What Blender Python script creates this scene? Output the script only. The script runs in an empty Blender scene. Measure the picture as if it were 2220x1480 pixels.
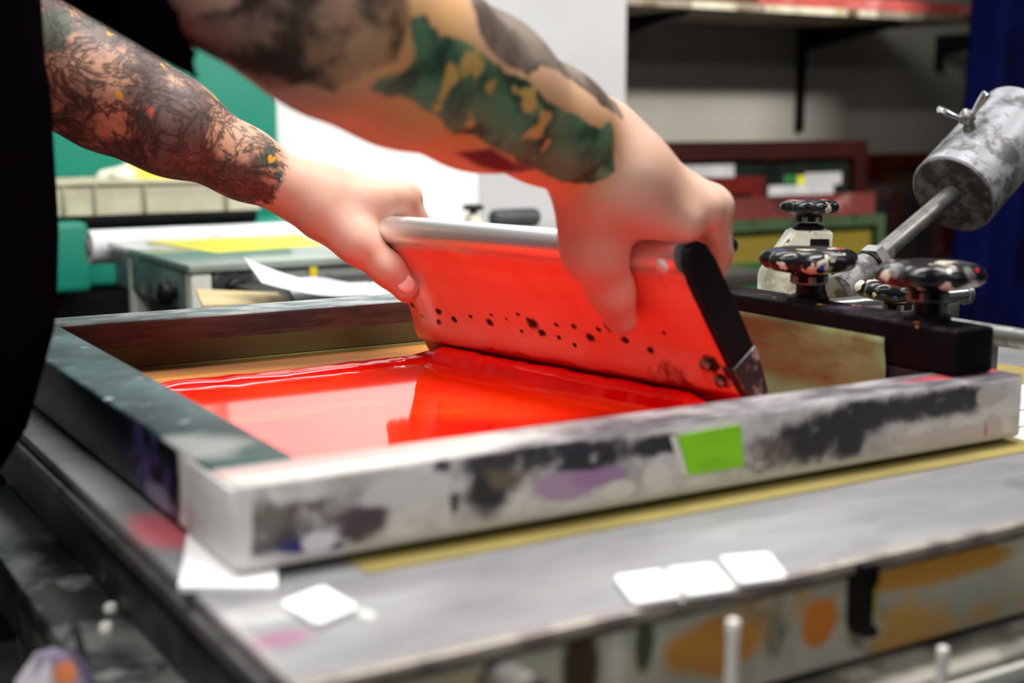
import bpy, bmesh, math, random
import numpy as np
from mathutils import Vector, Matrix, noise as mnoise

random.seed(7)
S = bpy.context.scene
COL = S.collection

# ------------------------------------------------------------------ camera
FPX, HOR, EYE = 2950.0, 482.0, 1.115
PITCH = math.atan(HOR / FPX)
YAW = math.radians(30.92)
Fv = np.array([math.sin(YAW), math.cos(YAW), 0.0])
Rv = np.array([math.cos(YAW), -math.sin(YAW), 0.0])
Zv = np.array([0, 0, 1.0])
cam_d = bpy.data.cameras.new('camera')
cam = bpy.data.objects.new('camera', cam_d)
COL.objects.link(cam)
cam.location = (0, 0, EYE)
cam.rotation_euler = (math.pi / 2 - PITCH, 0, -YAW)
cam_d.sensor_width = 36.0
cam_d.lens = FPX * 36.0 / 2220.0
cam_d.clip_start = 0.02
cam_d.dof.use_dof = True
cam_d.dof.focus_distance = 1.22
cam_d.dof.aperture_fstop = 4.6
S.camera = cam

# ------------------------------------------------------------------ world, lamps, exposure
wd = bpy.data.worlds.new('world')
S.world = wd
wd.use_nodes = True
wd.node_tree.nodes['Background'].inputs[0].default_value = (0.8, 0.88, 1.0, 1)
wd.node_tree.nodes['Background'].inputs[1].default_value = 0.04


def area(name, loc, rot, sx, sy, power, col=(1, 1, 1)):
    d = bpy.data.lights.new(name, 'AREA')
    d.shape = 'RECTANGLE'
    d.size, d.size_y, d.energy, d.color = sx, sy, power, col
    o = bpy.data.objects.new(name, d)
    COL.objects.link(o)
    o.location, o.rotation_euler = loc, rot
    return o


area('ceiling_tube_light_press', (0.85, 0.80, 2.65), (0, 0, 0), 1.5, 0.25, 48, (1, 0.97, 0.93))
area('ceiling_tube_light_back', (1.25, 2.3, 2.65), (0, 0, 0), 1.5, 0.2, 20, (0.96, 1, 0.98))
area('ceiling_tube_light_left', (-0.6, 0.3, 2.65), (0, 0, 0), 0.25, 1.5, 30, (1, 0.97, 0.93))
area('added_ceiling_uplight', (0.9, 1.3, 2.3), (math.pi, 0, 0), 2.5, 2.5, 4)  # added upward lamp, brightens the ceiling that the metal reflects
area('ceiling_tube_light_right', (3.2, 0.3, 2.65), (0.75, 0, 0), 1.5, 0.25, 62, (1, 0.96, 0.9)).data.spread = math.radians(110)
area('added_front_fill', (0.1, -1.3, 2.5), (0.75, 0, -0.35), 1.5, 0.25, 14, (1, 0.98, 0.95))  # added fill lamp behind the camera, brightens surfaces facing it

S.view_settings.view_transform = 'Standard'
S.view_settings.look = 'None'
S.view_settings.gamma = 1.0
S.view_settings.use_curve_mapping = False
S.view_settings.exposure = 0.12
S.cycles.use_denoising = True
S.cycles.max_bounces = 6


# ------------------------------------------------------------------ geometry helpers
def W(px, py, fwd=None, z=None, X=None, Y=None):
    a = (px - 1110) / FPX
    b = (740 - py) / FPX
    r = Rv * a + Fv * (math.cos(PITCH) + b * math.sin(PITCH)) + Zv * (b * math.cos(PITCH) - math.sin(PITCH))
    if fwd is not None:
        t = fwd / (r @ Fv)
    elif z is not None:
        t = (z - EYE) / r[2]
    elif X is not None:
        t = X / r[0]
    else:
        t = Y / r[1]
    return np.array([0, 0, EYE]) + r * t


def V(p):
    return Vector((float(p[0]), float(p[1]), float(p[2])))


def link_mesh(name, verts, faces, mat=None, parent=None, smooth=False):
    me = bpy.data.meshes.new(name)
    me.from_pydata([tuple(map(float, v)) for v in verts], [], faces)
    me.update()
    return link_me(name, me, mat, parent, smooth)


def link_me(name, me, mat, parent, smooth=False, angle=40):
    o = bpy.data.objects.new(name, me)
    COL.objects.link(o)
    if mat is not None:
        me.materials.append(mat)
    if smooth:
        me.polygons.foreach_set('use_smooth', [True] * len(me.polygons))
        if angle < 180:
            me.set_sharp_from_angle(angle=math.radians(angle))
    if parent is not None:
        o.parent = parent
        if parent.type == 'EMPTY' or parent.get('_abs'):
            o.matrix_parent_inverse = Matrix.Translation(-Vector(parent.location))
    return o


def bm_link(name, bm, mat=None, parent=None, smooth=False, angle=40):
    bmesh.ops.recalc_face_normals(bm, faces=bm.faces)
    me = bpy.data.meshes.new(name)
    bm.to_mesh(me)
    bm.free()
    return link_me(name, me, mat, parent, smooth, angle)


def thing(name, label, cat, loc=(0, 0, 0), group=None):
    o = bpy.data.objects.new(name, None)
    COL.objects.link(o)
    o.empty_display_size = 0.05
    o.location = V(loc)
    return tag(o, label, cat, group)


def tag(o, label, cat, group=None, kind=None):
    o['label'] = label
    o['category'] = cat
    if group:
        o['group'] = group
    if kind:
        o['kind'] = kind
    return o


def struct(o):
    o['kind'] = 'structure'
    return o


def add_box(bm, lo, hi, bevel=0.0, seg=2):
    lo, hi = Vector(lo), Vector(hi)
    r = bmesh.ops.create_cube(bm, size=1.0)
    vs = r['verts']
    c, s = (lo + hi) / 2, hi - lo
    for v in vs:
        v.co = Vector((v.co.x * s.x, v.co.y * s.y, v.co.z * s.z)) + c
    if bevel > 0:
        es = list({e for v in vs for e in v.link_edges})
        bmesh.ops.bevel(bm, geom=es, offset=bevel, segments=seg, profile=0.5, affect='EDGES')


def box(name, lo, hi, mat, parent=None, bevel=0.0, seg=2):
    bm = bmesh.new()
    add_box(bm, lo, hi, bevel, seg)
    return bm_link(name, bm, mat, parent, bevel > 0)


def frame_axes(d):
    d = Vector(d).normalized()
    up = Vector((0, 0, 1)) if abs(d.z) < 0.95 else Vector((1, 0, 0))
    u = d.cross(up).normalized()
    return d, u, u.cross(d).normalized()


def add_tube(bm, pts, radii, n=24, cap=True):
    """swept tube through pts with a radius per point"""
    pts = [V(p) for p in pts]
    if not hasattr(radii, '__len__'):
        radii = [radii] * len(pts)
    rings = []
    prev_u = None
    for i, p in enumerate(pts):
        a = pts[max(i - 1, 0)]
        b = pts[min(i + 1, len(pts) - 1)]
        d = b - a
        if d.length < 1e-9:
            d = pts[-1] - pts[0]
        d, u, w = frame_axes(d)
        if prev_u is not None:
            u = (prev_u - d * prev_u.dot(d)).normalized()
            w = u.cross(d).normalized()
        prev_u = u
        rings.append([bm.verts.new(p + (u * math.cos(2 * math.pi * k / n) + w * math.sin(2 * math.pi * k / n)) * radii[i]) for k in range(n)])
    for a, b in zip(rings, rings[1:]):
        for k in range(n):
            bm.faces.new((a[k], a[(k + 1) % n], b[(k + 1) % n], b[k]))
    if cap:
        bm.faces.new(rings[0][::-1])
        bm.faces.new(rings[-1])


def tube(name, pts, radii, mat, parent=None, n=24):
    bm = bmesh.new()
    add_tube(bm, pts, radii, n)
    return bm_link(name, bm, mat, parent, True, 50)


def lathe_on(bm, origin, axis, prof, n=32):
    """prof: (distance along the axis, radius)"""
    o = V(origin)
    d = Vector(axis).normalized()
    add_tube_prof(bm, o, d, prof, n)


def add_tube_prof(bm, o, d, prof, n):
    d, u, w = frame_axes(d)
    rings = []
    for t, r in prof:
        rings.append([bm.verts.new(o + d * t + (u * math.cos(2 * math.pi * k / n) + w * math.sin(2 * math.pi * k / n)) * max(r, 1e-4)) for k in range(n)])
    for a, b in zip(rings, rings[1:]):
        for k in range(n):
            bm.faces.new((a[k], a[(k + 1) % n], b[(k + 1) % n], b[k]))
    bm.faces.new(rings[0][::-1])
    bm.faces.new(rings[-1])


def lathe(name, origin, axis, prof, mat, parent=None, n=32):
    bm = bmesh.new()
    lathe_on(bm, origin, axis, prof, n)
    return bm_link(name, bm, mat, parent, True, 35)


def sheet(name, quad, mat, parent=None, thick=0.0008, nx=1, ny=1, fn=None, normal=None):
    """thin slab over four corners (a,b,c,d), optional displacement fn(u,v)->Vector"""
    a, b, c, d = [V(q) for q in quad]
    n = (b - a).cross(d - a).normalized() if normal is None else Vector(normal)
    vs, fs = [], []
    for side in (0, 1):
        for j in range(ny + 1):
            for i in range(nx + 1):
                u, v = i / nx, j / ny
                p = a.lerp(b, u).lerp(d.lerp(c, u), v)
                if fn:
                    p = p + fn(u, v)
                vs.append(p + n * (thick if side else 0))
    st = (nx + 1) * (ny + 1)
    ix = lambda s, i, j: s * st + j * (nx + 1) + i
    for j in range(ny):
        for i in range(nx):
            fs.append((ix(0, i, j), ix(0, i, j + 1), ix(0, i + 1, j + 1), ix(0, i + 1, j)))
            fs.append((ix(1, i, j), ix(1, i + 1, j), ix(1, i + 1, j + 1), ix(1, i, j + 1)))
    for i in range(nx):
        fs.append((ix(0, i, 0), ix(0, i + 1, 0), ix(1, i + 1, 0), ix(1, i, 0)))
        fs.append((ix(0, i + 1, ny), ix(0, i, ny), ix(1, i, ny), ix(1, i + 1, ny)))
    for j in range(ny):
        fs.append((ix(0, 0, j + 1), ix(0, 0, j), ix(1, 0, j), ix(1, 0, j + 1)))
        fs.append((ix(0, nx, j), ix(0, nx, j + 1), ix(1, nx, j + 1), ix(1, nx, j)))
    return link_mesh(name, vs, fs, mat, parent, nx * ny > 1)


def dup(root, loc, label, group=None, rz=0.0):
    r = root.copy()
    COL.objects.link(r)
    r.location = V(loc)
    r.rotation_euler = (0, 0, rz)
    r['label'] = label
    if group:
        r['group'] = group
    for ch in list(root.children):
        c = ch.copy()
        COL.objects.link(c)
        c.parent = r
        for g in list(ch.children):
            k = g.copy()
            COL.objects.link(k)
            k.parent = c
    return r


# ------------------------------------------------------------------ material helpers
class NB:
    def __init__(self, name):
        self.m = bpy.data.materials.new(name)
        self.m.use_nodes = True
        self.nt = self.m.node_tree
        self.n = self.nt.nodes
        self.bs = self.n['Principled BSDF']
        self.tc = self.n.new('ShaderNodeTexCoord')
        self.vec = self.tc.outputs['Object']

    def put(self, sock, v):
        if isinstance(v, (int, float)):
            sock.default_value = v if sock.type == 'VALUE' else ((v, v, v, 1) if sock.type == 'RGBA' else (v, v, v))
        elif isinstance(v, (tuple, list)):
            v = tuple(v)
            if len(sock.default_value) == 4 and len(v) == 3:
                v = v + (1,)
            sock.default_value = v
        else:
            self.nt.links.new(v, sock)

    def math(self, op, a, b=0.0, c=None, clamp=False):
        nd = self.n.new('ShaderNodeMath')
        nd.operation = op
        nd.use_clamp = clamp
        self.put(nd.inputs[0], a)
        self.put(nd.inputs[1], b)
        if c is not None:
            self.put(nd.inputs[2], c)
        return nd.outputs[0]

    def vmath(self, op, a, b=(0, 0, 0)):
        nd = self.n.new('ShaderNodeVectorMath')
        nd.operation = op
        self.put(nd.inputs[0], a)
        self.put(nd.inputs[1], b)
        return nd.outputs['Value'] if op in ('LENGTH', 'DOT_PRODUCT', 'DISTANCE') else nd.outputs[0]

    def sep(self, v=None):
        nd = self.n.new('ShaderNodeSeparateXYZ')
        self.put(nd.inputs[0], self.vec if v is None else v)
        return nd.outputs

    def noise(self, scale, detail=4, rough=0.55, stretch=None, off=(0, 0, 0), vec=None, dist=0.0):
        v = self.vec if vec is None else vec
        if stretch or off != (0, 0, 0):
            mp = self.n.new('ShaderNodeMapping')
            self.put(mp.inputs['Vector'], v)
            mp.inputs['Location'].default_value = off
            mp.inputs['Scale'].default_value = stretch or (1, 1, 1)
            v = mp.outputs[0]
        nd = self.n.new('ShaderNodeTexNoise')
        self.put(nd.inputs['Vector'], v)
        nd.inputs['Scale'].default_value = scale
        nd.inputs['Detail'].default_value = detail
        nd.inputs['Roughness'].default_value = rough
        nd.inputs['Distortion'].default_value = dist
        return nd.outputs['Fac']

    def voro(self, scale, feature='F1', stretch=None, off=(0, 0, 0), rnd=1.0):
        v = self.vec
        mp = self.n.new('ShaderNodeMapping')
        self.put(mp.inputs['Vector'], v)
        mp.inputs['Location'].default_value = off
        mp.inputs['Scale'].default_value = stretch or (1, 1, 1)
        nd = self.n.new('ShaderNodeTexVoronoi')
        nd.feature = feature
        self.put(nd.inputs['Vector'], mp.outputs[0])
        nd.inputs['Scale'].default_value = scale
        nd.inputs['Randomness'].default_value = rnd
        return nd.outputs['Distance']

    def step(self, x, lo, hi):
        nd = self.n.new('ShaderNodeMapRange')
        nd.interpolation_type = 'SMOOTHSTEP'
        self.put(nd.inputs['Value'], x)
        self.put(nd.inputs['From Min'], lo)
        self.put(nd.inputs['From Max'], hi)
        nd.inputs['To Min'].default_value = 0.0
        nd.inputs['To Max'].default_value = 1.0
        return nd.outputs[0]

    def mix(self, fac, a, b):
        nd = self.n.new('ShaderNodeMix')
        nd.data_type = 'RGBA'
        self.put(nd.inputs[0], fac)
        self.put(nd.inputs[6], a)
        self.put(nd.inputs[7], b)
        return nd.outputs[2]

    def attr(self, name):
        nd = self.n.new('ShaderNodeAttribute')
        nd.attribute_name = name
        return nd.outputs

    def blob(self, c, r, soft=0.25, dist=0.5, nscale=40.0):
        """soft-edged ragged spot around a point, radii per axis"""
        d = self.vmath('SUBTRACT', self.vec, tuple(map(float, c)))
        d = self.vmath('DIVIDE', d, tuple(map(float, r)))
        ln = self.vmath('LENGTH', d)
        nz = self.math('MULTIPLY', self.math('SUBTRACT', self.noise(nscale, 3), 0.5), dist * 2)
        return self.step(self.math('ADD', ln, nz), 1 + soft, 1 - soft)

    def bump(self, h, strength=0.3, distance=0.002):
        nd = self.n.new('ShaderNodeBump')
        nd.inputs['Strength'].default_value = strength
        nd.inputs['Distance'].default_value = distance
        self.put(nd.inputs['Height'], h)
        self.nt.links.new(nd.outputs[0], self.bs.inputs['Normal'])

    def done(self, col, rough=0.5, metal=0.0, spec=None, coat=None, trans=None):
        self.put(self.bs.inputs['Base Color'], col)
        self.put(self.bs.inputs['Roughness'], rough)
        self.put(self.bs.inputs['Metallic'], metal)
        if spec is not None:
            self.put(self.bs.inputs['Specular IOR Level'], spec)
        if coat is not None:
            self.put(self.bs.inputs['Coat Weight'], coat)
            self.bs.inputs['Coat Roughness'].default_value = 0.06
        return self.m


def srgb(r, g, b):
    f = lambda c: (c / 255 / 12.92) if c / 255 <= 0.04045 else ((c / 255 + 0.055) / 1.055) ** 2.4
    return (f(r), f(g), f(b))


def pmat(name, base, patches=(), rough=0.5, metal=0.0, blobs=(), bump=0.0, bscale=200, coat=None, spec=None, vary=0.12):
    """patches: (colour, scale, lo, hi, stretch, offset)"""
    b = NB(name)
    n0 = b.noise(9, 5)
    dark = tuple(c * (1 - vary * 2) for c in base)
    lite = tuple(min(1, c * (1 + vary)) for c in base)
    col = b.mix(b.step(n0, 0.3, 0.7), dark, lite)
    for p in patches:
        c, sc, lo, hi = p[:4]
        st = p[4] if len(p) > 4 else None
        of = p[5] if len(p) > 5 else (random.random() * 9, random.random() * 9, random.random() * 9)
        col = b.mix(b.step(b.noise(sc, 6, 0.6, st, of), lo, hi), col, c)
    for q in blobs:
        cen, rad, c = q[:3]
        kw = q[3] if len(q) > 3 else {}
        col = b.mix(b.blob(cen, rad, **kw), col, c)
    r = b.math('ADD', b.math('MULTIPLY', b.math('SUBTRACT', b.noise(30, 4), 0.5), 0.25), rough, clamp=True)
    if bump > 0:
        b.bump(b.noise(bscale, 4), bump, 0.002)
    return b.done(col, r, metal, spec, coat)


BED = 0.90

M_white = pmat('white_card', srgb(245, 246, 248), rough=0.6, vary=0.02)
M_black = pmat('black_plastic', (0.004, 0.004, 0.005), rough=0.4, spec=0.2)
nbp = NB('black_paint')
x, y, z = nbp.sep()
cbp = nbp.math('MULTIPLY', nbp.step(nbp.noise(24, 5, 0.6, (1, 0.5, 1)), 0.52, 0.68), nbp.step(z, 0.9755, 0.978))
cbp = nbp.mix(cbp, (0.003, 0.003, 0.004), srgb(74, 62, 78))
cbp = nbp.mix(nbp.math('MULTIPLY', nbp.step(nbp.noise(60, 2), 0.66, 0.70), nbp.step(z, 0.974, 0.976)), cbp, srgb(196, 130, 40))
M_blackpaint = nbp.done(cbp, 0.55, 0, spec=0.08)
M_steel = pmat('dull_steel', (0.3, 0.3, 0.29), [((0.12, 0.11, 0.10), 45, 0.5, 0.7)], rough=0.38, metal=0.85)
M_chrome = pmat('bright_pipe', (0.42, 0.43, 0.45), [((0.25, 0.25, 0.25), 40, 0.6, 0.75)], rough=0.25, metal=0.95)


# ------------------------------------------------------------------ room
def wall_mat(name, base, dirt):
    b = NB(name)
    col = b.mix(b.step(b.noise(1.3, 5), 0.35, 0.7), base, dirt)
    b.bump(b.noise(60, 4), 0.15, 0.003)
    return b.done(col, 0.8)


M_wall = wall_mat('grey_plaster', srgb(190, 190, 192), srgb(178, 177, 179))
M_rec = wall_mat('beige_grey_plaster', srgb(176, 173, 162), srgb(160, 156, 148))
M_floor = pmat('dark_concrete', (0.016, 0.015, 0.013), [((0.03, 0.028, 0.022), 3, 0.5, 0.7)], rough=0.7)
YW, YR, XP = 3.10, 3.65, 2.222
struct(box('floor', (-3, -2.5, -0.05), (6, 4.2, 0), M_floor))
struct(box('ceiling', (-3, -2.5, 2.8), (6, 4.2, 2.85), wall_mat('ceiling_white', (0.7, 0.7, 0.68), (0.62, 0.62, 0.6))))
bm = bmesh.new()
add_box(bm, (-3, YW, 0), (XP, YW + 0.14, 2.8), 0.004)
add_box(bm, (XP - 0.14, YW + 0.1401, 0), (XP, YR + 0.12, 2.8))
struct(bm_link('wall_back', bm, M_wall))
struct(box('wall_alcove', (XP + 0.001, YR, 0), (6, YR + 0.12, 2.8), M_rec))
struct(box('wall_left', (-3.1, -2.5, 0), (-3, YW - 0.001, 2.8), M_wall))
struct(box('wall_right', (6, -2.5, 0), (6.1, YR + 0.12, 2.8), M_rec))

# ------------------------------------------------------------------ screen printing press (the table everything stands on)
BX0, BX1, BY0, BY1 = 0.182, 1.10, 0.466, 1.235
g_bed = NB('grey_steel_bed')
colb = g_bed.mix(g_bed.step(g_bed.noise(5, 5, 0.55, (3, 9, 1)), 0.3, 0.7), srgb(128, 129, 131), srgb(146, 146, 148))
colb = g_bed.mix(g_bed.step(g_bed.noise(40, 5), 0.62, 0.75), colb, srgb(112, 112, 112))
for (px, py, rx, ry, c, d_) in ((1885, 1180, .012, .005, srgb(125, 125, 128), .2), (2215, 1050, .01, .01, srgb(115, 115, 118), .4),
                            (600, 1385, .016, .008, srgb(150, 96, 124), .35), (350, 1150, .014, .034, srgb(226, 98, 116), .3), (795, 1330, .003, .006, srgb(215, 215, 210), .2),
                            (560, 1330, .035, .012, srgb(190, 190, 190), .5), (480, 1390, .012, .05, srgb(190, 180, 180), .4)):
    q = W(px, py, z=BED)
    colb = g_bed.mix(g_bed.math('MULTIPLY', g_bed.blob(q, (rx, ry, .02), 0.45, d_, 90), 0.8), colb, c)
# worn pale front lip and stained left lip
xyz = g_bed.sep()
lip = g_bed.step(g_bed.math('ADD', xyz[1], g_bed.math('MULTIPLY', g_bed.noise(60, 4), 0.008)), BY0 + 0.013, BY0 + 0.006)
colb = g_bed.mix(lip, colb, g_bed.mix(g_bed.step(g_bed.noise(50, 5), 0.45, 0.6), srgb(156, 148, 138), srgb(124, 112, 110)))
M_bed = g_bed.done(colb, 0.42, 0.35)

M_side = pmat('bed_side_paint', srgb(168, 168, 150), [(srgb(176, 134, 66), 9, 0.52, 0.66, (1, 1, 2)), (srgb(176, 172, 160), 14, 0.58, 0.7), (srgb(60, 62, 44), 12, 0.6, 0.72), (srgb(40, 42, 32), 40, 0.66, 0.78)],
              rough=0.6, blobs=[(W(1560, 1400, Y=.47), (.03, .02, .014), srgb(176, 120, 48)), (W(1780, 1345, Y=.47), (.012, .02, .012), srgb(190, 112, 36)),
                                (W(2050, 1230, Y=.47), (.06, .02, .008), srgb(172, 122, 44)), (W(1400, 1390, Y=.47), (.006, .02, .014), srgb(60, 66, 50)),
                                (W(1260, 1440, Y=.47), (.01, .02, .02), srgb(58, 40, 28)), (W(1340, 1440, Y=.47), (.004, .02, .02), srgb(196, 190, 178), dict(dist=.2))])
M_sidedark = pmat('bed_left_side_paint', srgb(60, 62, 60), [(srgb(26, 26, 26), 12, 0.45, 0.6), (srgb(110, 112, 104), 30, 0.64, 0.74)], rough=0.5)
M_ledge = pmat('ledge_paint', srgb(132, 136, 132), [(srgb(56, 58, 58), 10, 0.42, 0.55), (srgb(150, 156, 150), 16, 0.56, 0.68, (1, 1, 1)), (srgb(120, 110, 50), 30, 0.68, 0.75)], rough=0.4, metal=0.3)
M_grime = pmat('grimy_lower_frame', srgb(150, 148, 138), [(srgb(84, 82, 74), 14, 0.45, 0.6), (srgb(40, 44, 34), 30, 0.6, 0.7)], rough=0.6)
M_metaldark = pmat('dark_cast_metal', srgb(64, 62, 58), [(srgb(110, 108, 100), 22, 0.52, 0.7), (srgb(170, 120, 50), 18, 0.66, 0.75)], rough=0.55, metal=0.3)

press = thing('screen_printing_press', 'grey steel screen printing press bed under the tilted frame, paint-splattered front edge', 'printing press', (0.75, 1.0, 0))
bm = bmesh.new()
add_box(bm, (BX0, BY0, BED - 0.008), (BX1, BY1, BED), 0.003, 2)
bm_link('bed_plate', bm, M_bed, press, True)
box('front_panel', (BX0 + 0.004, BY0 + 0.005, BED - 0.055), (BX1 - 0.004, BY0 + 0.02, BED - 0.0085), M_side, press, 0.002)
box('side_panel', (BX0 + 0.006, BY0 + 0.021, BED - 0.06), (BX0 + 0.02, BY1 - 0.01, BED - 0.0085), M_sidedark, press, 0.002)
box('edge_strip', (BX0 - 0.003, BY0 + 0.03, BED - 0.0165), (BX0 + 0.0055, BY1 - 0.05, BED - 0.0085), M_steel, press, 0.002)
box('underframe', (BX0 + 0.03, BY0 + 0.03, BED - 0.16), (BX1 - 0.02, BY1 - 0.02, BED - 0.062), M_black, press, 0.004)
box('side_ledge', (0.148, 0.50, BED - 0.075), (BX0 + 0.012, 1.062, BED - 0.0605), M_ledge, press, 0.003)
box('side_ledge_skirt', (0.152, 0.505, BED - 0.108), (0.157, 1.055, BED - 0.0755), pmat('ledge_skirt', srgb(150, 150, 140), [(srgb(60, 60, 54), 9, 0.5, 0.64)], rough=0.6), press, 0.001)
box('front_ledge', (BX0 + 0.10, BY0 - 0.022, BED - 0.072), (BX1 - 0.01, BY0 + 0.028, BED - 0.0605), M_grime, press, 0.003)
box('front_ledge_trim', (BX0 + 0.10, BY0 - 0.027, BED - 0.076), (BX1 - 0.01, BY0 - 0.0225, BED - 0.065), pmat('pale_trim', srgb(196, 198, 190), rough=0.5), press, 0.0015)
box('lower_panel', (BX0 + 0.10, BY0 - 0.006, BED - 0.25), (BX1 - 0.01, BY0 + 0.02, BED - 0.077), M_metaldark, press, 0.002)
for x, y in ((BX0 + 0.05, BY0 + 0.06), (BX1 - 0.08, BY0 + 0.06), (BX0 + 0.05, BY1 - 0.08), (BX1 - 0.08, BY1 - 0.08)):
    box('leg', (x - 0.025, y - 0.025, 0.0), (x + 0.025, y + 0.025, BED - 0.161), M_metaldark, press, 0.003)
M_pin = pmat('white_enamel', srgb(236, 234, 226), [(srgb(190, 184, 172), 60, 0.6, 0.72)], rough=0.35)
for px, top, ln in ((1590, 1340, 0.05), (2045, 1400, 0.045)):
    q = W(px, top, Y=BY0 - 0.031)
    bm = bmesh.new()
    lathe_on(bm, q, (0, 0, -1), [(0, 0.0012), (0.0008, 0.0027), (0.003, 0.0033), (0.006, 0.0032), (0.008, 0.0029), (ln, 0.0029)], 16)
    add_tube(bm, [q + np.array([0, 0, -ln + 0.004]), q + np.array([0, 0.016, -ln + 0.004])], 0.0022, 10)
    bm_link('white_rod', bm, M_pin, press, True)
q = W(1865, 1225, Y=BY0 - 0.003)
bm = bmesh.new()
prof = [(0, 0), (0.010, 0), (0.010, -0.010), (0.007, -0.012), (0.0065, -0.030), (0.011, -0.034), (0.010, -0.038), (0.002, -0.037), (0.0, -0.032), (-0.0005, -0.012)]
vs = [[bm.verts.new((q[0] + a * 1.0, q[1] + dy, q[2] + c)) for a, c in prof] for dy in (-0.0035, 0.0075)]
for i in range(len(prof)):
    j = (i + 1) % len(prof)
    bm.faces.new((vs[0][i], vs[0][j], vs[1][j], vs[1][i]))
bm.faces.new(vs[0]); bm.faces.new(vs[1][::-1])
o = bm_link('black_hook', bm, M_black, press, False)
q2 = W(1893, 1240, Y=BY0 - 0.0005)
box('yellow_strip', (q2[0], q2[1], q2[2] - 0.022), (q2[0] + 0.0035, q2[1] + 0.006, q2[2]), pmat('yellow_mark', srgb(190, 186, 30), rough=0.5), press, 0.0005)
q = W(1150, 1525, Y=BY0 - 0.02)
bm = bmesh.new()
lathe_on(bm, q, (0, 1, 0), [(0, 0.0065), (-0.001, 0.009), (0.0, 0.011), (0.004, 0.0115), (0.04, 0.0115)], 28)
bm_link('pipe_end', bm, M_steel, press, True)
# white caps and pegs on the left ledge
for px, py in ((240, 1315), (230, 1357), (265, 1330)):
    q = W(px, py, z=BED - 0.058)
    if px == 265:
        continue
    lathe('bolt_cap', (q[0], q[1], BED - 0.0604), (0, 0, 1), [(0, .004), (.003, .004), (.0045, .003), (.005, .001)], M_pin, press, 14)
q = W(437, 1400, Y=0.545)
lathe('white_peg', (BX0 - 0.006, 0.535, BED - 0.0604), (0, 0, 1), [(0, .0045), (.024, .0045), (.028, .0035), (.03, .0015)], M_pin, press, 16)
q = W(300, 1430, z=BED - 0.058)
lathe('bolt_cap', (q[0] + 0.006, q[1] - .01, BED - 0.0604), (0, 0, 1), [(0, .005), (.002, .005), (.003, .003), (.0032, .001)], M_steel, press, 14)

# hinge hardware standing on the bed behind the clamp
M_brk = pmat('chipped_white_casting', srgb(206, 206, 194), [(srgb(70, 68, 60), 60, 0.58, 0.66), (srgb(150, 148, 134), 22, 0.5, 0.65)], rough=0.5, bump=0.3, bscale=90)
bb = W(1738, 660, fwd=1.40)
bx, by = bb[0], bb[1]
brk = thing('hinge_bracket', 'chipped white hinge bracket with a dark slot standing behind the clamp bar', 'bracket', (bx, by, BED))
ztop = W(1726, 497, fwd=1.40)[2]
hw = 0.025
bm = bmesh.new()
prof = [(-hw - 0.018, BED), (hw, BED), (hw, ztop), (-hw * 0.55, ztop), (-hw - 0.018, ztop - 0.045)]
ax = Vector(Rv)
ay = Vector(Fv)
c = Vector((bx, by, 0))
rotb = math.radians(-32)
ax = Vector((math.cos(rotb), math.sin(rotb), 0))
ay = Vector((-ax.y, ax.x, 0))
vs = [[bm.verts.new(c + ax * a + ay * dy + Vector((0, 0, z))) for a, z in prof] for dy in (-0.022, 0.022)]
for i in range(len(prof)):
    j = (i + 1) % len(prof)
    bm.faces.new((vs[0][i], vs[0][j], vs[1][j], vs[1][i]))
bm.faces.new(vs[0]); bm.faces.new(vs[1][::-1])
bmesh.ops.bevel(bm, geom=list(bm.edges), offset=0.002, segments=2, affect='EDGES')
bm_link('casting', bm, M_brk, brk, True)
bm = bmesh.new()
vs = []
for dy in (-0.0235, -0.0215):
    vs.append([bm.verts.new(c + ax * a + ay * dy + Vector((0, 0, z))) for a, z in ((0.002, BED + 0.002), (hw - 0.004, BED + 0.002), (hw - 0.004, ztop - 0.008), (0.002, ztop - 0.008))])
for i in range(4):
    bm.faces.new((vs[0][i], vs[0][(i + 1) % 4], vs[1][(i + 1) % 4], vs[1][i]))
bm.faces.new(vs[0]); bm.faces.new(vs[1][::-1])
bm_link('slot', bm, M_black, brk)


# star knobs
def knob_mat():
    b = NB('paint_spattered_black_knob')
    oi = b.n.new('ShaderNodeObjectInfo')
    off = b.n.new('ShaderNodeCombineXYZ')
    for i in range(3):
        b.put(off.inputs[i], b.math('MULTIPLY', oi.outputs['Random'], 7.0 + 3 * i))
    v = b.vmath('ADD', b.vec, off.outputs[0])
    col = b.mix(b.step(b.noise(55, 3, 0.5, vec=v), 0.59, 0.605), (0.006, 0.006, 0.008), srgb(206, 198, 180))
    col = b.mix(b.step(b.noise(38, 4, 0.5, None, (3, 1, 5), v), 0.62, 0.68), col, srgb(120, 118, 118))
    col = b.mix(b.step(b.noise(70, 1, 0.5, None, (8, 2, 1), v), 0.72, 0.74), col, srgb(214, 40, 60))
    col = b.mix(b.step(b.noise(70, 1, 0.5, None, (1, 9, 4), v), 0.735, 0.75), col, srgb(30, 70, 210))
    b.bump(b.noise(50, 4, vec=v), 0.35, 0.002)
    return b.done(col, 0.26, 0, spec=0.4)


M_knob = knob_mat()


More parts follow.
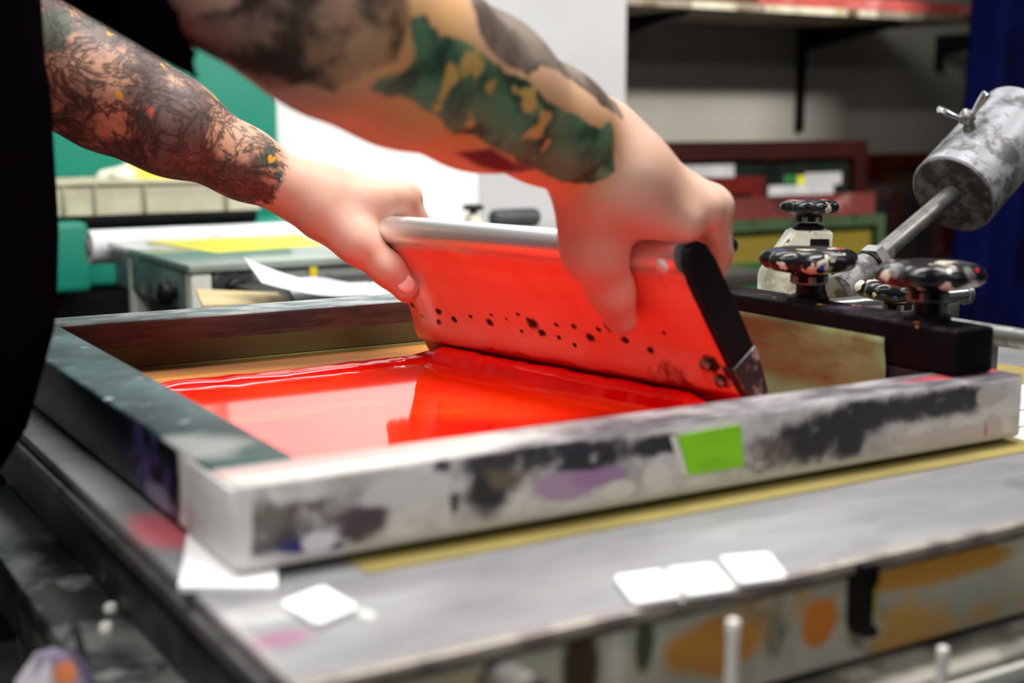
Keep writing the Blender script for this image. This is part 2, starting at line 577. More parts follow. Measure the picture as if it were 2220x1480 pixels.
def make_knob(name, label, loc, R=0.0325, stem=0.035, nut=True):
    t = thing(name, label, 'knob', loc, 'black clamp knobs')
    n, lob = 112, 7
    prof = [(0.0, 0.30), (0.002, 0.62), (0.004, 0.86), (0.007, 0.97), (0.011, 1.0), (0.015, 0.97), (0.018, 0.88), (0.0195, 0.74), (0.0195, 0.45), (0.0185, 0.25), (0.018, 0.06)]
    vs, fs = [], []
    for z, rr in prof:
        for k in range(n):
            th = 2 * math.pi * k / n
            lf = 0.17 * max(0, (rr - 0.5)) / 0.5
            r = R * rr * (1 - lf * (0.5 - 0.5 * math.cos(lob * th)) ** 1.6)
            vs.append((r * math.cos(th), r * math.sin(th), stem + z * 0.82 * R / 0.0325))
    m = len(prof)
    for i in range(m - 1):
        for k in range(n):
            fs.append((i * n + k, i * n + (k + 1) % n, (i + 1) * n + (k + 1) % n, (i + 1) * n + k))
    fs.append(tuple(range(n))[::-1])
    fs.append(tuple((m - 1) * n + k for k in range(n)))
    o = link_mesh('handwheel', vs, fs, M_knob, t, True)
    o.matrix_parent_inverse = Matrix()
    bm = bmesh.new()
    lathe_on(bm, (0, 0, 0), (0, 0, 1), [(0, .016), (.003, .016), (.005, .011), (.0055, .0095), (stem - .008, .0095), (stem - .006, .0135), (stem + .002, .0135)], 28)
    o = bm_link('stem', bm, M_black, t, True)
    o.matrix_parent_inverse = Matrix()
    if nut:
        bm = bmesh.new()
        lathe_on(bm, (0, 0, stem - .0075), (0, 0, 1), [(0, .0148), (.006, .0148)], 6)
        o = bm_link('nut', bm, M_steel, t, False)
        o.matrix_parent_inverse = Matrix()
    return t


# ------------------------------------------------------------------ screen frame
FX0, FX1, FY0, FY1 = 0.204, 0.752, 0.590, 1.192
IX0, IX1, IY0, IY1 = 0.250, 0.700, 0.628, 1.140
ZB, ZT = 0.9045, 0.947


def Pf(px, py):
    return W(px, py, Y=FY0)


fr = NB('paint_smeared_front_rail')
col = fr.mix(fr.step(fr.noise(22, 6, 0.6), 0.38, 0.68), srgb(226, 222, 220), srgb(166, 162, 162))
streak = fr.noise(60, 6, 0.65, (0.9, 1, 0.35))
nz2 = fr.noise(70, 5, 0.65)
for (px, py, rx, rz, c, k) in ((600, 1160, .022, .010, srgb(62, 58, 62), .75), (700, 1110, .03, .007, srgb(96, 84, 80), .6), (560, 1130, .012, .012, srgb(112, 106, 100), .6), (790, 1130, .012, .010, srgb(78, 64, 72), .7),
                               (1062, 1050, .014, .017, srgb(40, 38, 42), .95), (1100, 1015, .014, .012, srgb(104, 92, 74), .8), (985, 1075, .003, .012, srgb(70, 64, 66), .7),
                               (1180, 985, .045, .006, srgb(54, 50, 58), .85), (1270, 1000, .03, .008, srgb(40, 40, 48), .8), (1430, 965, .025, .006, srgb(46, 44, 52), .85),
                               (1760, 950, .03, .015, srgb(44, 42, 50), .9), (1880, 900, .05, .010, srgb(48, 46, 54), .92), (2030, 875, .06, .009, srgb(58, 54, 62), .85), (1660, 985, .02, .010, srgb(104, 92, 92), .6),
                               (1840, 960, .012, .012, srgb(40, 40, 52), .85), (640, 1185, .009, .004, srgb(36, 38, 104), .9), (730, 1190, .005, .003, srgb(40, 42, 108), .8),
                               (960, 1010, .006, .005, srgb(78, 70, 80), .7)):
    m = fr.blob(Pf(px, py), (rx, .03, rz), 0.35, 0.75, 55)
    m = fr.math('MULTIPLY', m, fr.step(fr.math('ADD', nz2, k * 0.55), 0.62, 0.92))
    col = fr.mix(m, col, c)
for (px, py, rx, rz, c, d_) in ((1225, 1055, .020, .0085, srgb(176, 140, 178), .4), (1300, 1035, .018, .005, srgb(164, 122, 168), .5), (1340, 1062, .0115, .0055, srgb(228, 222, 218), .15), (1425, 1030, .010, .007, srgb(224, 218, 214), .3),
                                (690, 1175, .009, .005, srgb(230, 222, 228), .3), (2150, 930, .012, .01, srgb(204, 190, 188), .5), (2145, 855, .012, .008, srgb(200, 192, 190), .4), (2050, 945, .05, .005, srgb(206, 192, 192), .5),
                                (2137, 935, .0012, .006, srgb(178, 50, 60), .2), (900, 1060, .03, .008, srgb(212, 208, 208), .5), (520, 1130, .006, .03, srgb(218, 216, 214), .4)):
    col = fr.mix(fr.math('MULTIPLY', fr.blob(Pf(px, py), (rx, .03, rz), 0.15, d_, 80), 0.9), col, c)
x, y, z = fr.sep()
# drips: vertical streaks, and the pale lower lip left bare
lipm = fr.step(fr.math('ADD', z, fr.math('MULTIPLY', fr.noise(90, 4), -0.004)), ZB + 0.004, ZB + 0.0015)
col = fr.mix(lipm, col, srgb(196, 192, 188))
# worn top of the rail: grey-purple, white smears near the left end and red near the right end
topm = fr.step(z, ZT - 0.0022, ZT - 0.0010)
tcol = fr.mix(fr.step(fr.noise(45, 6, 0.6, (0.5, 1, 1)), 0.38, 0.66), srgb(74, 70, 78), srgb(160, 156, 158))
tcol = fr.mix(fr.blob(W(760, 990, z=ZT), (.11, .03, .02), 0.35, 0.5, 40), tcol, srgb(196, 192, 188))
tcol = fr.mix(fr.math('MULTIPLY', fr.blob(W(620, 1010, z=ZT), (.09, .008, .02), 0.5, 0.7, 60), 0.45), tcol, srgb(216, 150, 146))
tcol = fr.mix(fr.blob(W(2080, 812, z=ZT), (.045, .006, .02), 0.4, 0.5, 60), tcol, srgb(206, 70, 84))
tcol = fr.mix(fr.blob(W(1930, 800, z=ZT), (.025, .02, .02), 0.4, 0.5, 60), tcol, srgb(56, 50, 58))
inn = fr.step(y, IY0 - 0.003, IY0 - 0.001)
tcol = fr.mix(inn, tcol, srgb(52, 48, 54))
col = fr.mix(topm, col, tcol)
fr.bump(fr.noise(70, 5), 0.35, 0.002)
M_front = fr.done(col, 0.5)

lf = NB('dark_green_painted_left_rail')
x, y, z = lf.sep()
top = lf.mix(lf.step(lf.noise(26, 6, 0.62), 0.36, 0.66), srgb(30, 46, 52), srgb(66, 92, 96))
top = lf.mix(lf.step(lf.noise(9, 4, 0.6, None, (2, 5, 1)), 0.5, 0.62), top, srgb(24, 76, 72))
top = lf.mix(lf.step(lf.noise(60, 4, 0.6, None, (4, 2, 1)), 0.62, 0.72), top, srgb(150, 160, 156))
top = lf.mix(lf.blob(W(400, 970, z=ZT), (.03, .03, .02), 0.4, 0.5, 40), top, srgb(186, 190, 186))
side = lf.mix(lf.step(lf.noise(24, 5), 0.5, 0.7), srgb(17, 17, 24), srgb(40, 40, 48))
side = lf.mix(lf.math('MULTIPLY', lf.blob((FX0, 0.735, 0.925), (.02, .035, .02), 0.4, 0.7, 60), lf.step(lf.noise(70, 4), 0.4, 0.6)), side, srgb(84, 70, 128))
side = lf.mix(lf.blob((FX0, 0.715, 0.911), (.02, .025, .007), 0.4, 0.6, 60), side, srgb(150, 140, 168))
side = lf.mix(lf.blob((FX0, 1.02, 0.92), (.02, .05, .02), 0.4, 0.6, 40), side, srgb(74, 76, 80))
endm = lf.step(lf.math('ADD', y, lf.math('MULTIPLY', lf.noise(70, 4), 0.016)), 0.689, 0.681)
ecol = lf.mix(lf.step(lf.noise(50, 5), 0.55, 0.7), srgb(228, 224, 224), srgb(198, 178, 184))
side = lf.mix(endm, side, ecol)
tm = lf.step(z, ZT - 0.0022, ZT - 0.001)
col = lf.mix(tm, side, top)
lf.bump(lf.noise(60, 5), 0.3, 0.002)
M_left = lf.done(col, 0.42, 0.1)

ff = NB('dark_wood_far_rail')
x, y, z = ff.sep()
wood = ff.mix(ff.step(ff.noise(30, 6, 0.65, (0.25, 1, 2)), 0.35, 0.68), srgb(40, 22, 22), srgb(104, 62, 58))
wood = ff.mix(ff.step(ff.noise(60, 5, 0.6, (0.2, 1, 3)), 0.58, 0.7), wood, srgb(24, 16, 16))
top = ff.mix(ff.step(ff.noise(40, 6, 0.6, (0.6, 1, 1)), 0.4, 0.62), srgb(92, 104, 106), srgb(160, 168, 166))
col = ff.mix(ff.step(z, ZT - 0.0022, ZT - 0.001), wood, top)
M_far = ff.done(col, 0.5)
M_rightrail = pmat('dark_right_rail', srgb(24, 20, 24), [(srgb(70, 54, 64), 30, 0.55, 0.7)], rough=0.5)

scr = thing('printing_screen', 'paint-crusted rectangular printing screen flooded with red ink, green sticker on its front', 'printing screen', (0.478, 0.89, ZB))
box('front_rail', (FX0, FY0, ZB), (FX1, IY0, ZT), M_front, scr, 0.0025, 3)
box('left_rail', (FX0, IY0 + 0.0003, ZB), (IX0, IY1 - 0.0003, ZT), M_left, scr, 0.0025, 3)
box('far_rail', (FX0, IY1, ZB), (FX1, FY1, ZT), M_far, scr, 0.0025, 3)
box('right_rail', (IX1 + 0.002, IY0 + 0.0003, ZB), (FX1, IY1 - 0.0003, ZT), M_rightrail, scr, 0.0025, 3)
# white end of the front rail on the left
box('rail_end_paint', (FX0 - 0.0012, FY0 + 0.002, ZB + 0.001), (FX0 + 0.001, IY0 + 0.035, ZT - 0.002), pmat('white_crusted_paint', srgb(228, 224, 224), [(srgb(200, 176, 184), 30, 0.6, 0.7), (srgb(170, 168, 170), 24, 0.6, 0.72)], rough=0.6, bump=0.8, bscale=80), scr, 0.001)

# mesh with its tape margins and ink film
sm = NB('screen_mesh_with_red_ink')
x, y, z = sm.sep()
wob = sm.math('MULTIPLY', sm.math('SUBTRACT', sm.noise(14, 3, 0.5, (0.6, 1, 1)), 0.5), 0.010)
yy = sm.math('ADD', y, wob)
red = sm.mix(sm.step(sm.noise(10, 4, 0.5), 0.42, 0.66), srgb(246, 40, 6), srgb(252, 62, 12))
red = sm.mix(sm.blob((0.44, 0.80, ZB), (.03, .02, .05), 0.6, 0.6, 25), red, srgb(222, 22, 6))
red = sm.mix(sm.math('MULTIPLY', sm.step(sm.noise(18, 3, 0.5, (0.3, 1, 1)), 0.6, 0.7), 0.4), red, srgb(246, 110, 40))
tan = sm.mix(sm.step(sm.noise(12, 4, 0.6, (0.25, 6, 1)), 0.4, 0.65), srgb(196, 124, 42), srgb(226, 148, 66))
olive = sm.mix(sm.step(sm.noise(12, 4, 0.6, (0.25, 6, 1)), 0.4, 0.65), srgb(92, 76, 34), srgb(120, 104, 54))
col = sm.mix(sm.step(yy, 1.052, 1.056), red, tan)
col = sm.mix(sm.step(y, 1.118, 1.122), col, olive)
grey = sm.mix(sm.step(sm.noise(40, 5), 0.45, 0.65), srgb(96, 92, 84), srgb(60, 52, 46))
ledge = sm.step(sm.math('ADD', x, sm.math('MULTIPLY', sm.noise(30, 3), 0.008)), 0.281, 0.279)
col = sm.mix(ledge, col, grey)
film = sm.math('SUBTRACT', 1.0, ledge)
brn = sm.mix(sm.step(sm.noise(18, 4), 0.4, 0.65), srgb(112, 84, 44), srgb(134, 106, 60))
col = sm.mix(sm.step(sm.math('ADD', x, wob), 0.676, 0.679), col, brn)
rg = sm.mix(sm.step(yy, 1.05, 1.06), 0.06, 0.4)
M_mesh = sm.done(col, rg, 0)
M_mesh.node_tree.nodes['Principled BSDF'].inputs['IOR'].default_value = 1.75
box('ink_flooded_mesh', (IX0 - 0.004, IY0 - 0.004, ZB + 0.001), (IX1 + 0.004, IY1 + 0.004, ZB + 0.0022), M_mesh, scr)

M_kraft = pmat('kraft_paper_tape', srgb(108, 122, 78), [(srgb(90, 82, 42), 7, 0.48, 0.6, (1, 1, 3)), (srgb(134, 138, 94), 20, 0.55, 0.7, (1, 1, 0.4))], rough=0.55)
M_olive = pmat('olive_tape', srgb(92, 80, 44), [(srgb(70, 58, 30), 14, 0.5, 0.65, (0.2, 1, 1))], rough=0.5)
box('olive_tape', (IX0 + 0.001, IY1 - 0.0012, ZB + 0.003), (IX1 - 0.003, IY1 - 0.0001, ZB + 0.021), M_olive, scr)
kz1, kz0 = 0.966, ZB + 0.0024
kq = []
ny_, nz_ = 40, 12
vs, fs = [], []
kx = 0.6985
for j in range(nz_ + 1):
    for i in range(ny_ + 1):
        u, v = i / ny_, j / nz_
        yend = 0.661 + 0.006 * math.sin(v * 7) * (1 - v) + 0.004 * v
        yv = yend + (1.13 - yend) * u
        zz = kz0 + (kz1 - 0.0005 * 0 - kz0) * v
        bulge = 0.0035 * math.exp(-((u - 0.12) / 0.12) ** 2) * math.sin(v * 3.1)
        fold = 0.012 * max(0, 0.22 - v) / 0.22
        vs.append((kx - bulge - fold, yv, zz))
for j in range(nz_):
    for i in range(ny_):
        a = j * (ny_ + 1) + i
        fs.append((a, a + ny_ + 1, a + ny_ + 2, a + 1))
o = link_mesh('kraft_tape', vs, fs, M_kraft, scr, True)
md = o.modifiers.new('thickness', 'SOLIDIFY')
md.thickness = 0.0004
# green sticker and scraps of white tape on the front rail
gs = NB('green_sticker')
gcol = gs.mix(gs.step(gs.noise(60, 3, 0.6, (0.3, 1, 1.5)), 0.5, 0.68), srgb(146, 222, 20), srgb(120, 196, 18))
M_green = gs.done(gcol, 0.55)
yq = FY0 - 0.0004
quad = [W(1493, 1030, Y=yq), W(1612, 1010, Y=yq), W(1605, 920, Y=yq), W(1468, 944, Y=yq)]
sheet('green_sticker', quad, M_green, scr, 0.0006, normal=(0, -1, 0))
M_tape = pmat('white_masking_tape', srgb(226, 222, 216), [(srgb(176, 168, 164), 40, 0.55, 0.7)], rough=0.6)
sheet('white_tape', [W(1480, 1032, Y=yq), W(1490, 1030, Y=yq), W(1466, 944, Y=yq), W(1452, 946, Y=yq)], M_tape, scr, 0.0005, normal=(0, -1, 0))

# ink: ridge along the far side, bead along the blade, smear by the right rail
ink = NB('wet_red_ink')
M_ink = ink.done(ink.mix(ink.step(ink.noise(30, 3), 0.4, 0.7), srgb(236, 8, 6), srgb(250, 20, 10)), 0.12, 0, spec=0.7)


def ridge(name, pts, wid, hgt, label, seed, n=90, m=10, amp=0.3, wr=0.25):
    pts = [V(p) for p in pts]
    vs, fs = [], []
    L = len(pts) - 1
    for i in range(n + 1):
        t = i / n * L
        k = min(int(t), L - 1)
        p = pts[k].lerp(pts[k + 1], t - k)
        d = (pts[min(k + 1, L)] - pts[k]).normalized()
        s = Vector((-d.y, d.x, 0))
        env = min(1, 8 * i / n + 0.15, 8 * (n - i) / n + 0.15)
        w = wid * env * (1 + amp * mnoise.noise(Vector((i * 0.13, seed, 0))))
        h = hgt * env * (1 + amp * mnoise.noise(Vector((i * 0.21, seed, 4))))
        for j in range(m + 1):
            v = j / m * 2 - 1
            wrk = 1 + wr * mnoise.noise(Vector((i * 0.08, v * 3, seed + 9)))
            vs.append(p + s * (w * v) + Vector((0, 0, h * max(0, 1 - v * v) ** 0.6 * wrk)))
    for i in range(n):
        for j in range(m):
            a = i * (m + 1) + j
            fs.append((a, a + m + 1, a + m + 2, a + 1))
    fs.append(tuple(range(m + 1)))
    fs.append(tuple(n * (m + 1) + j for j in range(m + 1))[::-1])
    fs += [tuple([i * (m + 1) for i in range(n + 1)] + [i * (m + 1) + m for i in range(n, -1, -1)])]
    bm = bmesh.new()
    bv = [bm.verts.new(v) for v in vs]
    for f in fs:
        bm.faces.new([bv[k] for k in f])
    o = bm_link(name, bm, M_ink, None, True, 60)
    tag(o, label, 'ink', kind='stuff')
    return o


zi = ZB + 0.0022
ridge('red_ink_ridge', [(0.276, 1.045, zi), (0.40, 1.04, zi), (0.50, 1.048, zi), (0.55, 1.05, zi)], 0.014, 0.004, 'long wet red ink ridge along the far tape margin of the screen', 1.0)
ridge('red_ink_smear', [(0.672, 0.70, zi), (0.674, 0.80, zi), (0.668, 0.90, zi), (0.66, 1.03, zi)], 0.014, 0.004, 'wet red ink smear beside the brown paper tape behind the squeegee', 5.0)

# ------------------------------------------------------------------ squeegee
BL, BR = np.array([0.560, 1.073, 0.9075]), np.array([0.637, 0.724, 0.9075])
TL, TR = np.array([0.500, 1.035, 1.020]), np.array([0.565, 0.721, 1.028])
sqA = (BR - BL) / np.linalg.norm(BR - BL)
up_ = ((TL - BL) + (TR - BR)) / 2
up_ = up_ - sqA * (up_ @ sqA)
SH = np.linalg.norm(up_)
sqS = up_ / SH
sqN = np.cross(sqA, sqS)
if sqN[0] > 0:
    sqN = -sqN          # towards the printer
SL = np.linalg.norm(BR - BL)


def SQ(a, s, n):
    """a along the blade from the far end, s up the handle, n towards the printer"""
    return BL + sqA * a + sqS * s + sqN * n


def a_lo(s):
    return 0.024 * s / SH


def a_hi(s):
    return SL - 0.012 * s / SH


def sq_profile():
    near = [(0.022, 0.0085), (0.026, 0.0095), (0.036, 0.0095), (0.042, 0.0078), (0.055, 0.0066), (0.075, 0.0062), (0.095, 0.0072), (0.108, 0.0092)]
    r = 0.0118
    top = [(SH + r * math.sin(t), r * math.cos(t)) for t in np.linspace(-0.75, math.pi + 0.75, 19)]
    far = [(s, -n) for s, n in near[::-1]]
    return near + top + far


sq = thing('squeegee', 'wide aluminium squeegee smeared with red ink and its painted reflection, held upright in both hands', 'squeegee', BL * 0.5 + BR * 0.5)
pf = sq_profile()
na = 60
vs, fs = [], []
for i in range(na + 1):
    u = i / na
    for s, n in pf:
        a = a_lo(s) + (a_hi(s) - a_lo(s)) * u
        # sheet bulges slightly outwards near its left end, shaped to catch a highlight
        bend = 0.004 * math.exp(-((a - 0.03) / 0.016) ** 2) * (1 if 0.03 < s < 0.105 else 0.3)
        vs.append(SQ(a, s, n + bend))
m = len(pf)
for i in range(na):
    for k in range(m):
        fs.append((i * m + k, i * m + (k + 1) % m, (i + 1) * m + (k + 1) % m, (i + 1) * m + k))
fs.append(tuple(range(m)))
fs.append(tuple(na * m + k for k in range(m))[::-1])
sqm = NB('aluminium_with_ink_and_painted_reflection')
px_ = sm = None
rel = sqm.vmath('SUBTRACT', sqm.vec, tuple(map(float, BL)))
sc_ = sqm.vmath('DOT_PRODUCT', rel, tuple(map(float, sqS)))
ac_ = sqm.vmath('DOT_PRODUCT', rel, tuple(map(float, sqA)))
ink_refl_mask = sqm.step(sqm.math('ADD', sc_, sqm.math('MULTIPLY', sqm.math('SUBTRACT', sqm.noise(25, 4), 0.5), 0.010)), SH - 0.006, SH - 0.014)  # red below the tube: ink smears plus the ink's reflection painted in
rcol = sqm.mix(sqm.step(sqm.noise(16, 5), 0.35, 0.7), srgb(255, 160, 140), srgb(254, 126, 102))
rcol = sqm.mix(sqm.math('MULTIPLY', sqm.step(sqm.noise(22, 4, 0.55, None, (3, 3, 3)), 0.58, 0.70), sqm.step(ac_, 0.2, 0.28)), rcol, srgb(140, 22, 12))
rcol = sqm.mix(sqm.step(sqm.math('ADD', sc_, sqm.math('MULTIPLY', sqm.noise(20, 3), 0.02)), 0.040, 0.034), rcol, srgb(206, 10, 6))
thin = sqm.math('ADD', ac_, sqm.math('MULTIPLY', sc_, -0.30))  # slanted coordinate for the painted highlight streak and the bare end
slant_pos = sqm.math('ADD', thin, sqm.math('MULTIPLY', sqm.math('SUBTRACT', sqm.noise(18, 3), 0.5), 0.02))  # slanted coordinate with a ragged edge, places the painted highlight streak and bare end
painted_highlight = sqm.math('MULTIPLY', sqm.step(slant_pos, 0.004, 0.012), sqm.step(slant_pos, 0.034, 0.022))
painted_highlight = sqm.math('MULTIPLY', painted_highlight, sqm.math('MULTIPLY', sqm.step(sc_, 0.035, 0.05), sqm.step(sc_, 0.105, 0.085)))
rcol = sqm.mix(sqm.math('MULTIPLY', painted_highlight, 0.95), rcol, srgb(255, 244, 242))  # pale streak is a highlight painted into the plate colour
bare = sqm.math('MULTIPLY', sqm.step(slant_pos, 0.004, -0.004), sqm.step(sc_, 0.07, 0.08))
ink_refl_mask = sqm.math('MULTIPLY', ink_refl_mask, sqm.math('SUBTRACT', 1.0, sqm.math('MULTIPLY', bare, 0.8)))
col = sqm.mix(ink_refl_mask, (0.86, 0.86, 0.87), rcol)
# black ink specks in a band low on the face
for (a, s, r) in ((0.028, 0.052, .0032), (0.045, 0.047, .0030), (0.05, 0.058, .0032), (0.066, 0.051, .0030), (0.02, 0.062, .003), (0.09, 0.057, .0022), (0.112, 0.054, .0034), (0.118, 0.062, .0018), (0.135, 0.060, .0016), (0.152, 0.067, .0022),
                  (0.165, 0.060, .0055), (0.172, 0.052, .0036), (0.148, 0.05, .0018), (0.193, 0.062, .0024), (0.212, 0.063, .0028), (0.226, 0.055, .0038), (0.238, 0.064, .0024), (0.252, 0.068, .0050), (0.262, 0.058, .0035), (0.19, 0.05, .002), (0.285, 0.052, .003),
                  (0.305, 0.07, .002), (0.34, 0.048, .007), (0.346, 0.036, .006), (0.03, 0.118, .0012), (0.205, 0.045, .002)):
    cpt = SQ(a, s, 0.0075)
    col = sqm.mix(sqm.blob(cpt, (r, r * 1.15, r), 0.4, 0.6, 220), col, (0.02, 0.006, 0.005))
rr = sqm.mix(ink_refl_mask, 0.42, 0.40)
M_sq = sqm.done(col, rr, sqm.mix(ink_refl_mask, 1.0, 0.15))
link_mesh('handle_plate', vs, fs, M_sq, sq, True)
# blade
bl = []
fsb = []
for i in (0, 1):
    a = (0.001, SL - 0.001)[i]
    for s, n in ((0.0, 0.0015), (0.001, 0.0035), (0.030, 0.0035), (0.030, -0.0035), (0.001, -0.0035), (0.0, -0.0015)):
        bl.append(SQ(a, s, n))
for k in range(6):
    fsb.append((k, (k + 1) % 6, 6 + (k + 1) % 6, 6 + k))
fsb += [tuple(range(6))[::-1], tuple(range(6, 12))]
bd = NB('cream_rubber_blade_inked')
rel = bd.vmath('SUBTRACT', bd.vec, tuple(map(float, BL)))
ac = bd.vmath('DOT_PRODUCT', rel, tuple(map(float, sqA)))
M_blade = bd.done(bd.mix(bd.step(ac, SL - 0.006, SL - 0.003), srgb(200, 10, 8), srgb(214, 210, 170)), 0.4)
link_mesh('rubber_blade', bl, fsb, M_blade, sq)
# black end cap with a grey worn foot
cap = []
out = []
for s, n in ((0.030, 0.0105), (0.05, 0.0125), (0.09, 0.0135), (0.120, 0.0135), (0.134, 0.011), (0.1415, 0.005), (0.1415, -0.007), (0.134, -0.0135), (0.12, -0.016), (0.09, -0.0165), (0.05, -0.0155), (0.030, -0.0135)):
    out.append((s, n - 0.004))
vs, fs = [], []
for e in (0.0, 0.0055):
    for s, n in out:
        vs.append(SQ(a_hi(s) + 0.0004 + e, s, n))
m = len(out)
for k in range(m):
    fs.append((k, (k + 1) % m, m + (k + 1) % m, m + k))
fs += [tuple(range(m))[::-1], tuple(range(m, 2 * m))]
o = link_mesh('end_cap', vs, fs, pmat('black_end_cap', (0.007, 0.007, 0.009), [(srgb(86, 84, 96), 30, 0.64, 0.78)], rough=0.5, spec=0.15), sq, True)
md = o.modifiers.new('bevel', 'BEVEL'); md.width = 0.0015; md.segments = 2
o['label'] = 'black end cap'
end_cap = o
vs, fs = [], []
fo = [(0.012, 0.0045), (0.030, 0.0085), (0.048, 0.0095), (0.048, -0.019), (0.030, -0.0165), (0.012, -0.0125)]
for e in (-0.0035, 0.0078):
    for s, n in fo:
        vs.append(SQ(a_hi(s) + e, s, n))
m = len(fo)
for k in range(m):
    fs.append((k, (k + 1) % m, m + (k + 1) % m, m + k))
fs += [tuple(range(m))[::-1], tuple(range(m, 2 * m))]
o = link_mesh('cap_foot', vs, fs, pmat('scuffed_foot', srgb(44, 44, 50), [(srgb(150, 150, 158), 60, 0.52, 0.66), (srgb(100, 110, 30), 45, 0.64, 0.72)], rough=0.4), end_cap, True)
md = o.modifiers.new('bevel', 'BEVEL'); md.width = 0.0012; md.segments = 2
lathe('white_plug', SQ(a_hi(SH) - 0.012, SH - 0.001, 0.0098), sqN, [(-0.002, 0.0058), (0.002, 0.0056), (0.004, 0.0042), (0.0048, 0.0015)], M_pin, sq, 20)
for a, s in ((SL - 0.022, 0.048), (SL - 0.014, 0.034)):
    lathe('bolt', SQ(a, s, 0.0085), sqN, [(-0.001, 0.0045), (0.002, 0.0045), (0.0032, 0.003), (0.0035, 0.001)], M_steel, sq, 6)

# rolling bead of ink in front of the blade
pts = []
for u in np.linspace(0, 1, 8):
    p = BL + (BR - BL) * (0.0 + u * 0.98)
    pts.append((p[0] + sqN[0] * 0.026, p[1] + sqN[1] * 0.026, zi))
ridge('red_ink_bead', pts, 0.0105, 0.013, 'glossy rolling bead of red ink in front of the squeegee blade', 2.0, n=140, m=14, amp=0.09, wr=0.08)

# ------------------------------------------------------------------ clamp bar with knobs, counterweight, pipes
cl = thing('clamp_bar', 'black paint-flecked clamp bar lying along the right rail of the screen', 'clamp', (0.72, 0.9, ZT))
box('bar', (0.7, 0.604, ZT + 0.0005), (0.738, 1.19, 0.979), M_blackpaint, cl, 0.003, 3)
lk = [(2050, 590, 'nearest black star knob on the clamp bar, smeared grey, blue and pink'), (1752, 562, 'black star knob with white paint chips standing mid clamp bar')]
k1 = W(2048, 690, X=0.722)
K0 = make_knob('star_knob', 'large black star knob nearest the front end of the clamp bar, smeared grey and pink', (0.721, 0.648, 0.9793), 0.0378, 0.0205)
dup(K0, (0.721, W(1752, 640, X=0.721)[1], 0.979), 'glossy black star knob with white paint chips on the middle of the clamp bar', rz=0.5)
dup(K0, (0.721, 0.905, 0.979), 'black star knob half hidden behind the gripping fingers of the near hand', rz=0.9)
nz = W(1752, 485, fwd=1.40)[2]
make_knob('star_knob', 'black star knob standing on top of the chipped white hinge bracket', (bx + ax.x * 0.004, by + ax.y * 0.004, ztop + 0.0003), 0.0305, 0.0145)
# fourth knob on a post behind the bar
pk = W(1952, 575, fwd=1.16)
post = tube('post', [(pk[0], pk[1], BED), (pk[0], pk[1], pk[2] - 0.052)], 0.011, M_metaldark)
tag(post, 'short dark metal post on the press bed carrying a star knob behind the clamp bar', 'post')
dup(K0, (pk[0], pk[1], pk[2] - 0.052 + 0.0003), 'low shiny black star knob just behind the nearest smeared knob', rz=1.4)

# counterweight on its rod
cwd = Vector(Rv) * 0.64 + Vector((0, 0, 1)) * 0.50 + Vector(Fv) * 0.58
cwd.normalize()
cw0 = V(W(2064, 424, fwd=1.50))
cwm = NB('worn_painted_iron')
rel = cwm.vmath('SUBTRACT', cwm.vec, tuple(cw0))
al = cwm.vmath('DOT_PRODUCT', rel, tuple(cwd))
body = cwm.mix(cwm.step(cwm.noise(28, 6, 0.65), 0.44, 0.6), srgb(140, 141, 147), srgb(74, 74, 76))
body = cwm.mix(cwm.step(cwm.noise(50, 6, 0.65, None, (4, 4, 1)), 0.58, 0.66), body, srgb(56, 54, 54))
body = cwm.mix(cwm.step(cwm.noise(36, 3, 0.5, None, (1, 7, 1)), 0.66, 0.70), body, srgb(120, 62, 62))
face = cwm.mix(cwm.step(cwm.noise(60, 6, 0.7), 0.4, 0.7), srgb(42, 38, 33), srgb(112, 106, 96))
cwcol = cwm.mix(cwm.step(al, 0.0016, 0.0006), body, face)
cwm.bump(cwm.noise(80, 5), 0.25, 0.002)
M_cw = cwm.done(cwcol, 0.45, 0.3)
cw = thing('counterweight', 'grey paint-worn iron counterweight cylinder with a wing nut on a slanting rod', 'counterweight', cw0)
RC = 0.0485
lathe('cylinder', cw0, cwd, [(0.0, 0.0105), (-0.0002, 0.014), (0.0, RC - 0.003), (0.003, RC), (0.155, RC), (0.158, RC - 0.003)], M_cw, cw, 64)
rod_lo = V(W(1830, 618, fwd=1.345))
rdir = (cw0 - rod_lo).normalized()
M_rod = pmat('brushed_rod', (0.2, 0.2, 0.19), [((0.10, 0.10, 0.095), 40, 0.5, 0.68, (1, 1, 1))], rough=0.42, metal=0.7)
rod_o = tube('rod', [rod_lo + rdir * 0.02, cw0 + cwd * 0.02], 0.0098, M_rod, cw, 28)
lathe('socket', rod_lo - rdir * 0.012, rdir, [(0, .0125), (.001, .0148), (.056, .0148), (.058, .013)], pmat('worn_socket', (0.2, 0.2, 0.2), [((0.05, 0.05, 0.05), 40, 0.48, 0.6)], rough=0.5, metal=0.15), cw, 32)
lathe('socket_ring', rod_lo + rdir * 0.046, rdir, [(0, .0154), (.004, .0154)], M_black, cw, 32)
lathe('lock_nut', rod_lo + rdir * 0.052, rdir, [(0, .0165), (.014, .0165)], M_steel, cw, 6)
bm = bmesh.new()
for k in range(7):
    lathe_on(bm, rod_lo + rdir * (0.068 + k * 0.0025), rdir, [(0, .0098), (.0011, .0108), (.0022, .0098)], 28)
bm_link('thread', bm, M_steel, rod_o, True)
